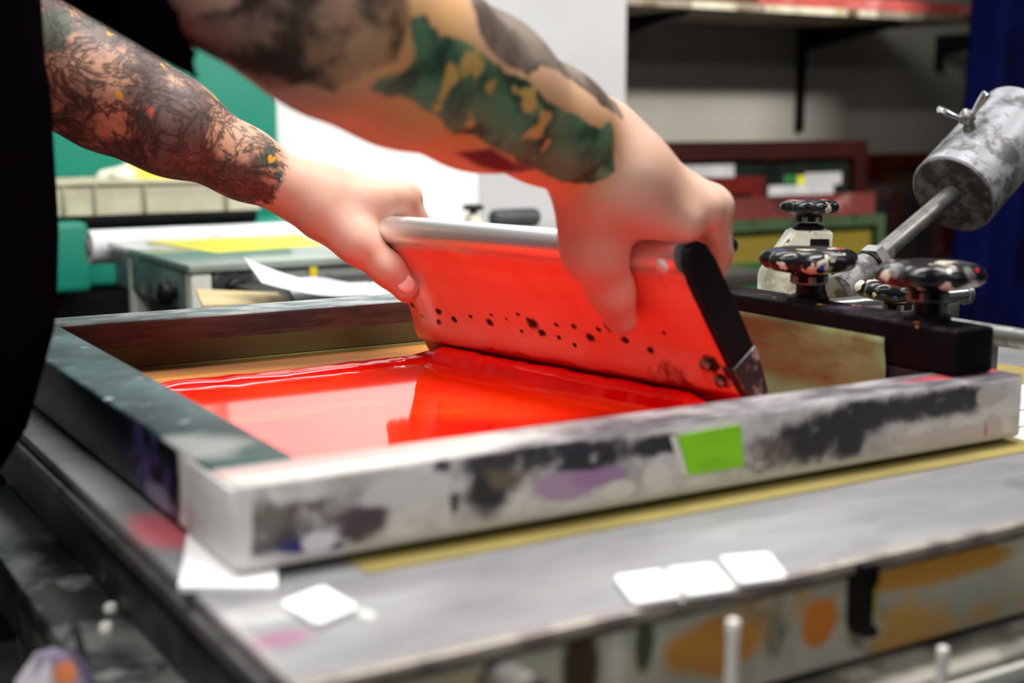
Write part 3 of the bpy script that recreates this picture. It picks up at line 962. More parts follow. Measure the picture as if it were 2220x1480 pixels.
# wing nut on top of the cylinder
wup = (Vector((0, 0, 1)) - cwd * cwd.z).normalized()
wp = cw0 + cwd * 0.062 + wup * (RC - 0.001) - Vector(Rv) * 0.0
wing_nut = lathe('wing_nut', wp, wup, [(0, .0075), (.006, .0072), (.0065, .0055), (.012, .005)], M_steel, cw, 20)
lathe('wing_hub', wp + wup * 0.0115, wup, [(0, .0095), (.006, .0085), (.010, .006), (.013, .002)], M_steel, wing_nut, 24)
sd = Vector(Rv)
sd = (sd - wup * sd.dot(wup)).normalized()
for sgn in (-1, 1):
    d = (sd * sgn * 0.78 + wup * 0.75).normalized()
    th = d.cross(sd.cross(wup)).normalized()
    nn = sd.cross(wup).normalized()
    base = wp + wup * 0.0155 + sd * sgn * 0.006
    bm = bmesh.new()
    rings = []
    for t, w in ((0, 0.0035), (0.008, 0.0055), (0.018, 0.0075), (0.026, 0.0078), (0.0285, 0.006)):
        rings.append([bm.verts.new(base + d * t + th * (w * math.cos(2 * math.pi * k / 12)) * 0.55 + nn * (w * math.sin(2 * math.pi * k / 12))) for k in range(12)])
    for a_, b_ in zip(rings, rings[1:]):
        for k in range(12):
            bm.faces.new((a_[k], a_[(k + 1) % 12], b_[(k + 1) % 12], b_[k]))
    bm.faces.new(rings[0][::-1]); bm.faces.new(rings[-1])
    bm_link('wing', bm, M_chrome, wing_nut, True)

# pivot pipe behind the bar
pz = W(1900, 657, fwd=1.33)
py0 = pz[1]
pip = thing('pivot_pipe', 'steel pivot pipe with a cast sleeve lying level behind the clamp bar', 'pipe', (pz[0], py0, pz[2]))
xl, xr = W(1775, 668, Y=py0)[0], W(2098, 642, Y=py0)[0]
tube('pipe', [(xl, py0, pz[2]), (xr, py0, pz[2])], 0.0088, M_chrome, pip, 24)
xc0, xc1 = W(1915, 655, Y=py0)[0], W(2010, 650, Y=py0)[0]
bm = bmesh.new()
lathe_on(bm, (xc0, py0, pz[2]), (1, 0, 0), [(0, .0092), (0, .0142), (.004, .0142), (.0045, .0128), (xc1 - xc0, .0128)], 32)
bm_link('sleeve', bm, pmat('cast_sleeve', srgb(120, 118, 112), [(srgb(60, 58, 54), 40, 0.5, 0.65)], rough=0.5, metal=0.4, bump=0.5, bscale=120), pip, True)
lathe('pipe_cap', (xr - 0.006, py0, pz[2]), (1, 0, 0), [(0, .0102), (.006, .0102), (.007, .009)], M_steel, pip, 24)
for xx in (xl + 0.01, xr - 0.03):
    box('pipe_stand', (xx - 0.008, py0 - 0.010, BED), (xx + 0.008, py0 + 0.010, pz[2] - 0.006), M_metaldark, pip, 0.002)
# counterweight stand so the rod is carried
box('socket_stand', (rod_lo.x - 0.008, rod_lo.y - 0.008, BED), (rod_lo.x + 0.008, rod_lo.y + 0.008, rod_lo.z - 0.006), M_metaldark, cw, 0.002)

# chrome guide rail at the far right of the bed
r0 = W(2190, 731, X=0.865)
gr = thing('guide_rail', 'bright steel guide rail running past the end of the clamp bar at the right', 'rail', (0.865, 0.9, BED))
tube('tube', [(0.865, 0.48, r0[2]), (0.865, 0.76, r0[2])], 0.0085, M_rod, gr)
for yy_ in (0.54, 0.72):
    box('foot', (0.857, yy_ - 0.01, BED), (0.873, yy_ + 0.01, r0[2] - 0.004), M_metaldark, gr, 0.002)

# ------------------------------------------------------------------ papers on the bed
zk = BED + 0.0003
kr = sheet('kraft_paper', [(0.262, 0.571, zk), (0.985, 0.571, zk), (0.985, 1.10, zk), (0.24, 1.10, zk)], pmat('olive_kraft_paper', srgb(138, 124, 66), [(srgb(116, 102, 48), 12, 0.5, 0.65, (0.3, 1, 1))], rough=0.6), None, 0.0004)
tag(kr, 'olive brown kraft paper sheet under the screen, its edge showing along the front', 'paper')
cq = [W(388, 1284, z=zk), W(600, 1284, z=zk), W(608, 1228, z=zk), W(412, 1165, z=zk)]
cd = sheet('white_card', [cq[0], cq[1], (0.2295, 0.606, zk), (0.207, 0.675, zk)], M_white, None, 0.003)
tag(cd, 'white card wedged under the near left corner of the screen frame', 'card')


def tab(corners, label):
    vs = [W(a, b, z=BED + 0.0005) for a, b in corners]
    bm = bmesh.new()
    lo = [bm.verts.new(V(v)) for v in vs]
    hi = [bm.verts.new(V(v) + Vector((0, 0, 0.0022))) for v in vs]
    bm.faces.new(lo[::-1]); bm.faces.new(hi)
    for i in range(4):
        bm.faces.new((lo[i], lo[(i + 1) % 4], hi[(i + 1) % 4], hi[i]))
    ve = [e for e in bm.edges if abs(e.verts[0].co.z - e.verts[1].co.z) > 0.001]
    bmesh.ops.bevel(bm, geom=ve, offset=0.0015, segments=3, affect='EDGES')
    o = bm_link('register_tab', bm, M_white, None, True)
    tag(o, label, 'register tab', 'white register tabs on the press bed')


tab([(690, 1362), (778, 1325), (700, 1278), (607, 1315)], 'lone white register tab in front of the near left corner of the frame')
tab([(1375, 1317), (1478, 1300), (1432, 1243), (1330, 1257)], 'white register tab at the left of the row of three on the front lip')
tab([(1490, 1299), (1594, 1284), (1546, 1229), (1444, 1240)], 'white register tab in the middle of the row of three on the front lip')
tab([(1605, 1272), (1706, 1258), (1666, 1206), (1559, 1215)], 'white register tab at the right of the row of three on the front lip')
wp_ = NB('printed_white_sheet')
x, y, z = wp_.sep()
c_ = wp_.mix(wp_.step(wp_.math('ABSOLUTE', wp_.math('SUBTRACT', y, 0.655)), 0.0022, 0.0016), srgb(240, 240, 244), srgb(120, 20, 50))
c_ = wp_.mix(wp_.step(wp_.math('ABSOLUTE', wp_.math('SUBTRACT', y, 0.618)), 0.0024, 0.0018), c_, srgb(110, 18, 48))
M_print = wp_.done(c_, 0.6)
pr = sheet('printed_sheet', [(0.757, 0.585, BED + 0.0009), (1.0, 0.585, BED + 0.0009), (1.0, 0.72, BED + 0.0009), (0.757, 0.72, BED + 0.0009)], M_print, None, 0.0006)
tag(pr, 'white sheet with two dark red lines beside the right end of the screen', 'paper')

# blurred rag hanging low at the near left
rg_ = NB('stained_white_rag')
x, y, z = rg_.sep()
c_ = rg_.mix(rg_.step(rg_.noise(30, 3, 0.5, (1, 1, 0.3)), 0.5, 0.6), srgb(216, 212, 220), srgb(140, 134, 160))
c_ = rg_.mix(rg_.blob(W(135, 1448, fwd=0.62), (.006, .02, .006), 0.4, 0.3, 60), c_, srgb(226, 130, 70))
M_rag = rg_.done(c_, 0.7)
q = W(118, 1412, fwd=0.62)
bm = bmesh.new()
rings = []
for i in range(9):
    t = i / 8
    ring = []
    for k in range(28):
        th = 2 * math.pi * k / 28
        r = (0.010 + 0.010 * t) * (1 + 0.22 * math.sin(5 * th + t) + 0.1 * math.sin(3 * th - 4 * t)) * (0.55 if i == 0 else 1)
        ring.append(bm.verts.new((q[0] + r * math.cos(th) * 1.3, q[1] + r * math.sin(th), q[2] - t * 0.10)))
    rings.append(ring)
for a_, b_ in zip(rings, rings[1:]):
    for k in range(28):
        bm.faces.new((a_[k], a_[(k + 1) % 28], b_[(k + 1) % 28], b_[k]))
bm.faces.new(rings[0][::-1]); bm.faces.new(rings[-1])
o = bm_link('rag', bm, M_rag, None, True)
tag(o, 'crumpled whitish rag with an orange stain hanging below the near left ledge', 'rag')
hk = q
tubeo = tube('rag_hook', [(q[0], q[1], q[2] - 0.006), (q[0] + 0.01, q[1], q[2] + 0.012), (0.156, q[1] + 0.02, BED - 0.09)], 0.002, M_steel, None, 10)
tubeo.parent = o

# ------------------------------------------------------------------ the printer: body grown as one continuous surface
class Field:
    """smooth union of tapered limbs sampled on a graded grid, skinned with surface nets"""

    def __init__(self, xs, ys, zs):
        self.ax = [np.asarray(a, dtype=np.float32) for a in (xs, ys, zs)]
        self.f = np.full([len(a) for a in self.ax], 0.2, dtype=np.float32)

    def cone(self, a, b, ra, rb, k=0.01, flat=None):
        a, b = np.asarray(a, np.float32), np.asarray(b, np.float32)
        pad = max(ra, rb) + 0.03 + k
        lo, hi = np.minimum(a, b) - pad, np.maximum(a, b) + pad
        sl = []
        for i in range(3):
            i0 = max(int(np.searchsorted(self.ax[i], lo[i])) - 1, 0)
            i1 = min(int(np.searchsorted(self.ax[i], hi[i])) + 1, len(self.ax[i]))
            if i1 <= i0:
                return
            sl.append(slice(i0, i1))
        X = self.ax[0][sl[0]][:, None, None] - a[0]
        Y = self.ax[1][sl[1]][None, :, None] - a[1]
        Z = self.ax[2][sl[2]][None, None, :] - a[2]
        ba = b - a
        L2 = float(ba @ ba) + 1e-12
        t = np.clip((X * ba[0] + Y * ba[1] + Z * ba[2]) / L2, 0, 1)
        dx, dy, dz = X - t * ba[0], Y - t * ba[1], Z - t * ba[2]
        r = ra + (rb - ra) * t
        if flat is not None:
            n, s = np.asarray(flat[0], np.float32), flat[1]
            n = n / np.linalg.norm(n)
            c = dx * n[0] + dy * n[1] + dz * n[2]
            e = c * (1 / s - 1)
            d = (np.sqrt((dx + e * n[0]) ** 2 + (dy + e * n[1]) ** 2 + (dz + e * n[2]) ** 2) - r) * (0.5 + 0.5 * s)
        else:
            d = np.sqrt(dx * dx + dy * dy + dz * dz) - r
        f = self.f[sl[0], sl[1], sl[2]]
        h = np.clip(0.5 + 0.5 * (f - d) / k, 0, 1)
        self.f[sl[0], sl[1], sl[2]] = f + (d - f) * h - k * h * (1 - h)

    def chain(self, pts, rad, k=0.01, flat=None):
        for i in range(len(pts) - 1):
            self.cone(pts[i], pts[i + 1], rad[i], rad[i + 1], k, flat)

    def merge(self, other, k):
        h = np.clip(0.5 + 0.5 * (self.f - other.f) / k, 0, 1)
        self.f = self.f + (other.f - self.f) * h - k * h * (1 - h)

    def cut(self, p, n):
        """remove the side the normal points to"""
        p, n = np.asarray(p, np.float32), np.asarray(n, np.float32)
        d = (self.ax[0][:, None, None] - p[0]) * n[0] + (self.ax[1][None, :, None] - p[1]) * n[1] + (self.ax[2][None, None, :] - p[2]) * n[2]
        self.f = np.maximum(self.f, d)

    def mesh(self, smooth=2):
        f = self.f
        ins = f < 0
        nx, ny, nz = f.shape
        cnt = np.zeros((nx - 1, ny - 1, nz - 1), np.int8)
        for i in (0, 1):
            for j in (0, 1):
                for k in (0, 1):
                    cnt += ins[i:nx - 1 + i, j:ny - 1 + j, k:nz - 1 + k]
        cells = np.argwhere((cnt > 0) & (cnt < 8))
        idx = np.full((nx - 1, ny - 1, nz - 1), -1, np.int32)
        idx[tuple(cells.T)] = np.arange(len(cells))
        acc = np.zeros((len(cells), 3))
        num = np.zeros(len(cells))
        cor = [(i, j, k) for i in (0, 1) for j in (0, 1) for k in (0, 1)]
        for a in cor:
            for ax in range(3):
                if a[ax]:
                    continue
                b = list(a)
                b[ax] = 1
                fa = f[cells[:, 0] + a[0], cells[:, 1] + a[1], cells[:, 2] + a[2]]
                fb = f[cells[:, 0] + b[0], cells[:, 1] + b[1], cells[:, 2] + b[2]]
                m = (fa < 0) != (fb < 0)
                t = np.where(m, fa / np.where(m, fa - fb, 1), 0)
                p = np.repeat(np.array(a, float)[None], len(cells), 0)
                p[:, ax] = t
                acc[m] += p[m]
                num[m] += 1
        loc = acc / num[:, None]
        vs = np.zeros((len(cells), 3))
        for i in range(3):
            A = self.ax[i]
            c = cells[:, i]
            vs[:, i] = A[c] + (A[c + 1] - A[c]) * loc[:, i]
        quads = []
        for ax in range(3):
            u, v = (ax + 1) % 3, (ax + 2) % 3
            s0 = [slice(1, n - 1) for n in f.shape]
            s0[ax] = slice(0, f.shape[ax] - 1)
            s1 = list(s0)
            s1[ax] = slice(1, f.shape[ax])
            A, B = ins[tuple(s0)], ins[tuple(s1)]
            e = np.argwhere(A != B)
            if not len(e):
                continue
            flip = A[tuple(e.T)]
            e = e + np.array([0 if i == ax else 1 for i in range(3)])

            def at(du, dv):
                q = e.copy()
                q[:, u] -= du
                q[:, v] -= dv
                return idx[tuple(q.T)]
            q = np.stack([at(1, 1), at(0, 1), at(0, 0), at(1, 0)], 1)
            q[~flip] = q[~flip][:, ::-1]
            quads.append(q)
        q = np.concatenate(quads)
        for _ in range(smooth):
            s = np.zeros_like(vs)
            c = np.zeros(len(vs))
            for i in range(4):
                np.add.at(s, q[:, i], vs[q[:, (i + 1) % 4]])
                np.add.at(c, q[:, i], 1)
                np.add.at(s, q[:, i], vs[q[:, i - 1]])
                np.add.at(c, q[:, i], 1)
            vs = vs * 0.5 + 0.5 * s / c[:, None]
        return vs, q


def np_mesh(name, vs, q, mat, parent, smooth=True):
    me = bpy.data.meshes.new(name)
    me.vertices.add(len(vs))
    me.vertices.foreach_set('co', vs.astype(np.float32).ravel())
    me.loops.add(len(q) * 4)
    me.loops.foreach_set('vertex_index', q.astype(np.int32).ravel())
    me.polygons.add(len(q))
    me.polygons.foreach_set('loop_start', np.arange(0, len(q) * 4, 4, dtype=np.int32))
    me.update(calc_edges=True)
    me.validate()
    return link_me(name, me, mat, parent, smooth, 180)


def graded(segs):
    out = []
    for a, b, st in segs:
        n = max(1, int(round((b - a) / st)))
        out += list(np.linspace(a, b, n, endpoint=False))
    out.append(segs[-1][1])
    return out


P = lambda x, y, z: np.array([x, y, z], float)
# joints
RSH, LSH = P(0.085, 0.745, 1.298), P(0.045, 1.125, 1.335)
REL, RWR = W(735, 52, fwd=0.745), W(1285, 318, fwd=0.915)
LEL, LWR = W(95, 130, fwd=1.10), W(632, 408, fwd=1.145)

xs = graded([(-0.30, 0.18, 0.010), (0.18, 0.70, 0.0021)])
ys = graded([(0.55, 0.625, 0.006), (0.625, 1.16, 0.0021), (1.16, 1.32, 0.008)])
zs = graded([(0.78, 0.945, 0.010), (0.945, 1.24, 0.0021), (1.24, 1.70, 0.008)])
bodyf = Field(xs, ys, zs)
hip, chest, neck = P(-0.09, 0.935, 0.92), P(-0.01, 0.935, 1.22), P(0.055, 0.935, 1.385)
fx = (1, 0, 0)
bodyf.cone(hip, P(-0.05, .935, 1.08), 0.135, 0.125, 0.05, (fx, 0.75))
bodyf.cone(P(-0.05, .935, 1.08), chest, 0.125, 0.15, 0.05, (fx, 0.72))
bodyf.cone(chest, P(0.03, .935, 1.31), 0.15, 0.10, 0.05, (fx, 0.7))
bodyf.cone(P(0.03, .86, 1.31), RSH, 0.07, 0.062, 0.04)
bodyf.cone(P(0.03, 1.01, 1.32), LSH, 0.07, 0.062, 0.04)
bodyf.cone(P(0.04, .935, 1.33), neck + P(.03, 0, .05), 0.065, 0.056, 0.03)
head = P(0.125, 0.935, 1.515)
bodyf.cone(head + P(-.015, 0, .03), head + P(.02, 0, -.035), 0.085, 0.068, 0.03, ((0, 1, 0), 0.86))
bodyf.cone(head + P(.03, 0, -.06), head + P(.055, 0, -.085), 0.045, 0.028, 0.03)
bodyf.cone(head + P(.085, 0, .0), head + P(.104, 0, -.028), 0.008, 0.013, 0.012)
for sg in (-1, 1):
    bodyf.cone(head + P(-.005, sg * .076, .015), head + P(-.005, sg * .078, -.02), 0.018, 0.012, 0.008, ((0, 1, 0), 0.45))
# right (near) arm
rd = (RWR - REL) / np.linalg.norm(RWR - REL)
pr = lambda t: REL + (RWR - REL) * t
bodyf.chain([RSH, RSH * .5 + REL * .5, REL], [0.060, 0.054, 0.047], 0.03)
bodyf.chain([REL, pr(.22), pr(.5), pr(.8), pr(1.0)], [0.0475, 0.0480, 0.0435, 0.0345, 0.0318], 0.02)
# left (far) arm
pl = lambda t: LEL + (LWR - LEL) * t
bodyf.chain([LSH, LSH * .5 + LEL * .5, LEL], [0.056, 0.050, 0.044], 0.03)
bodyf.chain([LEL, pl(.25), pl(.5), pl(.8), pl(1.0)], [0.0445, 0.0435, 0.0375, 0.0262, 0.0222], 0.02)


def hand(w, wr, mcps, fingers, thumb, rth, extra, rm):
    h = Field(xs, ys, zs)
    for (m, r) in zip(mcps, rm):
        h.cone(w, m, wr * 0.86, r, 0.009)
    for e in extra:
        h.cone(*e)
    h.chain(thumb, rth, 0.010)
    for fpts, frad in fingers:
        fg = Field(xs, ys, zs)
        fg.chain(fpts, frad, 0.003)
        h.merge(fg, 0.005)
    return h


# right hand: palm over the handle end, thumb down the near face, fingers behind
mr = [W(1530, 452, fwd=.925), W(1546, 448, fwd=.945), W(1540, 442, fwd=.968), W(1515, 440, fwd=.99)]
fr_ = [([mr[0], W(1553, 545, fwd=.957), W(1541, 612, fwd=.968), W(1534, 645, fwd=.966)], [.0128, .0105, .0094, .0080]),
       ([mr[1], W(1556, 548, fwd=.985), W(1530, 622, fwd=1.0), W(1510, 655, fwd=.995)], [.0132, .0112, .0100, .0086]),
       ([mr[2], W(1540, 545, fwd=1.012), W(1508, 618, fwd=1.026), W(1488, 652, fwd=1.02)], [.0135, .0115, .0102, .0088]),
       ([mr[3], W(1512, 535, fwd=1.038), W(1480, 600, fwd=1.05), W(1460, 635, fwd=1.045)], [.0135, .0112, .0100, .0086])]
tr_ = [W(1295, 420, fwd=.915), W(1288, 540, fwd=.925), W(1326, 632, fwd=.943), W(1347, 692, fwd=.957)]
cR = W(1345, 385, fwd=.915)
ex = [(W(1300, 385, fwd=.905), W(1478, 478, fwd=.915), .028, .0165, .008),
      (W(1290, 390, fwd=.91), W(1290, 480, fwd=.92), .030, .0245, .009),
      (cR, W(1400, 450, fwd=.94), .030, .022, .02),
      (W(1310, 440, fwd=.935), W(1440, 480, fwd=.965), .018, .014, .015)]
hr = hand(cR, .0275, mr, fr_, tr_, [.026, .0215, .0150, .0115], ex, [.0138, .0142, .0145, .0145])
hr.cone(RWR, cR, .0318, .0295, .02)
bodyf.merge(hr, 0.010)
# left hand: web pressed on the far end of the handle, thumb on the near face
ml = [W(872, 430, fwd=1.150), W(880, 430, fwd=1.175), W(862, 434, fwd=1.198), W(838, 440, fwd=1.218)]
fl_ = [([ml[0], W(911, 492, fwd=1.163), W(906, 555, fwd=1.178), W(896, 588, fwd=1.176)], [.0125, .0105, .0093, .0080]),
       ([ml[1], W(904, 495, fwd=1.190), W(898, 562, fwd=1.203), W(888, 596, fwd=1.199)], [.0128, .0108, .0096, .0082]),
       ([ml[2], W(884, 498, fwd=1.215), W(880, 562, fwd=1.225), W(870, 596, fwd=1.220)], [.0122, .0104, .0092, .0080]),
       ([ml[3], W(858, 498, fwd=1.236), W(856, 552, fwd=1.243), W(848, 580, fwd=1.238)], [.0112, .0094, .0083, .0072])]
tl_ = [W(712, 468, fwd=1.14), W(776, 526, fwd=1.132), W(840, 583, fwd=1.131), W(882, 629, fwd=1.134)]
cL = W(690, 428, fwd=1.15)
ex = [(W(720, 455, fwd=1.145), W(826, 462, fwd=1.15), .022, .0125, .016),
      (W(755, 495, fwd=1.138), W(815, 478, fwd=1.148), .016, .010, .012)]
hl = hand(cL, .0235, ml, fl_, tl_, [.0225, .0172, .0128, .0110], ex, [.0132, .0134, .0128, .0118])
hl.cone(LWR, cL, .0222, .0235, .02)
bodyf.merge(hl, 0.012)
del hr, hl
bvs, bq = bodyf.mesh(2)
del bodyf

# tattoo masks, laid out along each forearm
def plane_uv(o, a, b, pts):
    A = (b - a) / np.linalg.norm(b - a)
    mid = (a + b) / 2
    Nn = np.array([0, 0, EYE]) - mid
    Nn = Nn - A * (Nn @ A)
    Nn /= np.linalg.norm(Nn)
    Wd = np.cross(Nn, A)
    return A, Nn, Wd


def poly_to_uv(poly, a, frame):
    A, Nn, Wd = frame
    res = []
    for px, py in poly:
        r = W(px, py, fwd=1.0) - np.array([0, 0, EYE])
        t = ((a + Nn * 0.03 - np.array([0, 0, EYE])) @ Nn) / (r @ Nn)
        p = np.array([0, 0, EYE]) + r * t
        res.append(((p - a) @ A, (p - a) @ Wd))
    return np.array(res)


def sdist(u, v, poly):
    """signed distance to a polygon, negative inside"""
    d = np.full(len(u), 1e9)
    ins = np.zeros(len(u), bool)
    n = len(poly)
    for i in range(n):
        x0, y0 = poly[i]
        x1, y1 = poly[(i + 1) % n]
        ex_, ey_ = x1 - x0, y1 - y0
        t = np.clip(((u - x0) * ex_ + (v - y0) * ey_) / (ex_ * ex_ + ey_ * ey_ + 1e-12), 0, 1)
        d = np.minimum(d, (u - x0 - t * ex_) ** 2 + (v - y0 - t * ey_) ** 2)
        c = ((y0 > v) != (y1 > v)) & (u < (x1 - x0) * (v - y0) / (y1 - y0 + 1e-12) + x0)
        ins ^= c
    d = np.sqrt(d)
    return np.where(ins, -d, d)


def mask_for(a, b, poly, soft, rmax=0.075):
    fr3 = plane_uv(None, a, b, None)
    A, Nn, Wd = fr3
    uvp = poly_to_uv(poly, a, fr3)
    rel_ = bvs - a
    u, v = rel_ @ A, rel_ @ Wd
    t = np.clip(u, -0.16, np.linalg.norm(b - a) + 0.12)
    dist = np.linalg.norm(rel_ - t[:, None] * A, axis=1)
    m = np.clip(0.5 - sdist(u, v, uvp) / soft, 0, 1)
    return np.where(dist < rmax, m, 0)


side_r = (bvs[:, 1] * 0.97 - bvs[:, 0] * 0.3) < 0.80
side_l = ~side_r
green = [(846, 26), (872, 22), (905, 70), (960, 75), (1010, 115), (1060, 150), (1100, 165), (1150, 212), (1215, 245), (1280, 280), (1312, 262), (1320, 300), (1305, 350), (1272, 388), (1235, 394), (1180, 372), (1120, 345), (1075, 310), (1010, 272), (950, 265), (900, 215), (850, 180), (768, 166), (776, 150), (830, 128), (852, 100), (846, 60)]
smoky = [(520, -120), (860, -120), (845, 10), (800, 112), (722, 168), (640, 215), (560, 200), (470, 100), (560, 30)]
greyt = [(1000, -60), (1120, -60), (1220, 90), (1380, 240), (1360, 262), (1300, 225), (1210, 150), (1150, 130), (1110, 152), (1060, 122), (1000, 62), (1012, 0)]
slash = [(985, 330), (1040, 308), (1100, 345), (1160, 372), (1140, 390), (1040, 362)]
inkl = [(-60, -60), (240, 20), (440, 150), (530, 225), (604, 300), (618, 350), (600, 380), (604, 410), (560, 470), (400, 460), (60, 330)]
tanp = [(660, 120), (850, -40), (1000, -60), (1010, 60), (1120, 160), (1330, 260), (1250, 440), (1000, 400), (820, 330)]
n_v = len(bvs)
t1 = np.zeros((n_v, 4), np.float32)
t2 = np.zeros((n_v, 4), np.float32)
t1[:, 3] = t2[:, 3] = 1
mr_ = side_r & (bvs[:, 0] > 0.15)
t1[:, 0] = mask_for(REL, RWR, green, 0.020) * mr_
t1[:, 1] = mask_for(REL, RWR, smoky, 0.030, 0.1) * mr_
t1[:, 2] = mask_for(REL, RWR, greyt, 0.014) * mr_
t2[:, 0] = mask_for(LEL, LWR, inkl, 0.034) * side_l * (bvs[:, 0] > 0.1)
t2[:, 1] = mask_for(REL, RWR, tanp, 0.05) * mr_
t2[:, 2] = mask_for(REL, RWR, slash, 0.02) * mr_

sk = NB('tattooed_skin')
a1 = sk.attr('tattoo_right')
a2 = sk.attr('tattoo_left')
s1 = sk.n.new('ShaderNodeSeparateColor'); sk.put(s1.inputs[0], a1['Color'])
s2 = sk.n.new('ShaderNodeSeparateColor'); sk.put(s2.inputs[0], a2['Color'])
skin = sk.mix(sk.step(sk.noise(22, 4), 0.35, 0.7), srgb(206, 164, 142), srgb(214, 178, 160))
skin = sk.mix(sk.math('MULTIPLY', s2.outputs[1], 0.85), skin, sk.mix(sk.step(sk.noise(14, 4), 0.35, 0.65), srgb(224, 164, 84), srgb(228, 178, 112)))
jit = sk.math('MULTIPLY', sk.math('SUBTRACT', sk.noise(45, 4, 0.6), 0.5), 0.9)
# green leafy tattoo
gm = sk.step(sk.math('ADD', s1.outputs[0], sk.math('MULTIPLY', jit, 0.7)), 0.34, 0.44)
gcol = sk.mix(sk.step(sk.noise(34, 4, 0.55, None, (3, 2, 1)), 0.36, 0.62), srgb(34, 66, 56), srgb(92, 138, 104))
gcol = sk.mix(sk.step(sk.noise(48, 3, 0.5, None, (7, 1, 2)), 0.58, 0.68), gcol, srgb(118, 146, 110))
gcol = sk.mix(sk.step(sk.noise(36, 2, 0.5, None, (4.3, 8, 5)), 0.615, 0.66), gcol, srgb(214, 178, 100))
skin = sk.mix(gm, skin, gcol)
# smoky black tattoo round the upper arm
bm_ = sk.math('MULTIPLY', sk.step(sk.math('ADD', s1.outputs[1], jit), 0.45, 0.6), sk.math('ADD', 0.35, sk.math('MULTIPLY', sk.step(sk.noise(30, 5, 0.6, None, (1, 1, 6)), 0.36, 0.58), 0.6)))
skin = sk.mix(bm_, skin, srgb(44, 34, 34))
gy = sk.step(sk.math('ADD', s1.outputs[2], jit), 0.46, 0.56)
skin = sk.mix(sk.math('MULTIPLY', gy, 0.9), skin, sk.mix(sk.step(sk.noise(40, 5), 0.4, 0.65), srgb(54, 52, 52), srgb(120, 112, 104)))
skin = sk.mix(sk.step(s2.outputs[2], 0.4, 0.6), skin, srgb(96, 44, 52))
# dense line-work on the far arm
lm = sk.step(sk.math('ADD', s2.outputs[0], sk.math('MULTIPLY', jit, 1.3)), 0.42, 0.54)
w1 = sk.noise(18, 4, 0.6, None, (2, 2, 2), None, 1.6)
lines = sk.step(sk.math('ABSOLUTE', sk.math('SUBTRACT', w1, 0.5)), 0.05, 0.0)
w2 = sk.noise(24, 4, 0.6, None, (9, 3, 2), None, 1.2)
lines2 = sk.step(sk.math('ABSOLUTE', sk.math('SUBTRACT', w2, 0.47)), 0.04, 0.0)
shade = sk.step(sk.noise(17, 5, 0.6, None, (5, 5, 1)), 0.40, 0.50)
tcol = sk.mix(sk.math('MULTIPLY', shade, 0.88), srgb(196, 150, 120), sk.mix(sk.step(sk.noise(24, 3), 0.4, 0.6), srgb(40, 33, 42), srgb(82, 76, 82)))
tcol = sk.mix(sk.step(sk.noise(30, 3, 0.5, None, (2, 7, 7)), 0.60, 0.66), tcol, srgb(60, 84, 70))
tcol = sk.mix(sk.step(sk.noise(44, 2, 0.5, None, (6, 1, 9)), 0.66, 0.70), tcol, srgb(208, 92, 72))
tcol = sk.mix(sk.step(sk.noise(40, 2, 0.5, None, (1, 4, 3)), 0.69, 0.72), tcol, srgb(214, 160, 40))
tcol = sk.mix(sk.math('MULTIPLY', sk.math('MAXIMUM', lines, lines2), 0.85), tcol, srgb(26, 20, 24))
skin = sk.mix(sk.math('MULTIPLY', lm, 0.94), skin, tcol)
sk.bump(sk.noise(260, 3), 0.12, 0.001)
M_skin = sk.done(skin, 0.5, 0, spec=0.35)
M_skin.node_tree.nodes['Principled BSDF'].inputs['Subsurface Weight'].default_value = 0.08
M_skin.node_tree.nodes['Principled BSDF'].inputs['Subsurface Radius'].default_value = (0.012, 0.005, 0.003)
M_skin.node_tree.nodes['Principled BSDF'].inputs['Subsurface Scale'].default_value = 0.6

man = thing('person', 'person in dark navy shirt and apron with tattooed arms pulling the squeegee', 'person', (-0.06, 0.935, 0))
body = np_mesh('body', bvs, bq, M_skin, man)
for nm, arr in (('tattoo_right', t1), ('tattoo_left', t2)):
    at_ = body.data.color_attributes.new(nm, 'FLOAT_COLOR', 'POINT')
    at_.data.foreach_set('color', arr.ravel())


def ellipsoid(name, c, axes, rad, mat, parent):
    bm = bmesh.new()
    bmesh.ops.create_uvsphere(bm, u_segments=24, v_segments=16, radius=1.0)
    for v in bm.verts:
        p = V(c)
        for k in range(3):
            p = p + Vector(axes[k]) * (v.co[k] * rad[k])
        v.co = p
    return bm_link(name, bm, mat, parent, True, 180)


M_nail = pmat('thumb_nail', srgb(250, 222, 214), rough=0.2, vary=0.03)
tdir = Vector(tl_[3] - tl_[2]).normalized()
toc = Vector(np.array([0, 0, EYE]) - tl_[3])
toc = (toc + Vector((0, 0, 0.55))).normalized()
toc = (toc - tdir * toc.dot(tdir)).normalized()
tsd = tdir.cross(toc).normalized()
npos = V(tl_[3]) + toc * 0.0096 - tdir * 0.0065
ellipsoid('thumb_nail', npos, (tdir, tsd, toc), (0.0085, 0.0072, 0.0024), M_nail, man)
# clothes
M_shirt = pmat('dark_navy_cotton', srgb(12, 10, 22), [(srgb(20, 16, 38), 5, 0.5, 0.65)], rough=0.9, bump=0.3, bscale=500, spec=0.0)
M_apron = pmat('dark_apron', srgb(9, 7, 12), [(srgb(15, 11, 19), 4, 0.5, 0.65), (srgb(36, 12, 16), 9, 0.68, 0.76)], rough=0.9, bump=0.3, bscale=300, spec=0.0)
sx = graded([(-0.34, 0.40, 0.006)])
sy = graded([(0.56, 1.34, 0.006)])
szz = graded([(0.84, 1.46, 0.006)])
sf = Field(sx, sy, szz)
sf.cone(hip, P(-0.05, .935, 1.08), 0.152, 0.142, 0.05, (fx, 0.75))
sf.cone(P(-0.05, .935, 1.08), chest, 0.142, 0.166, 0.05, (fx, 0.72))
sf.cone(chest, P(0.03, .935, 1.31), 0.166, 0.112, 0.05, (fx, 0.7))
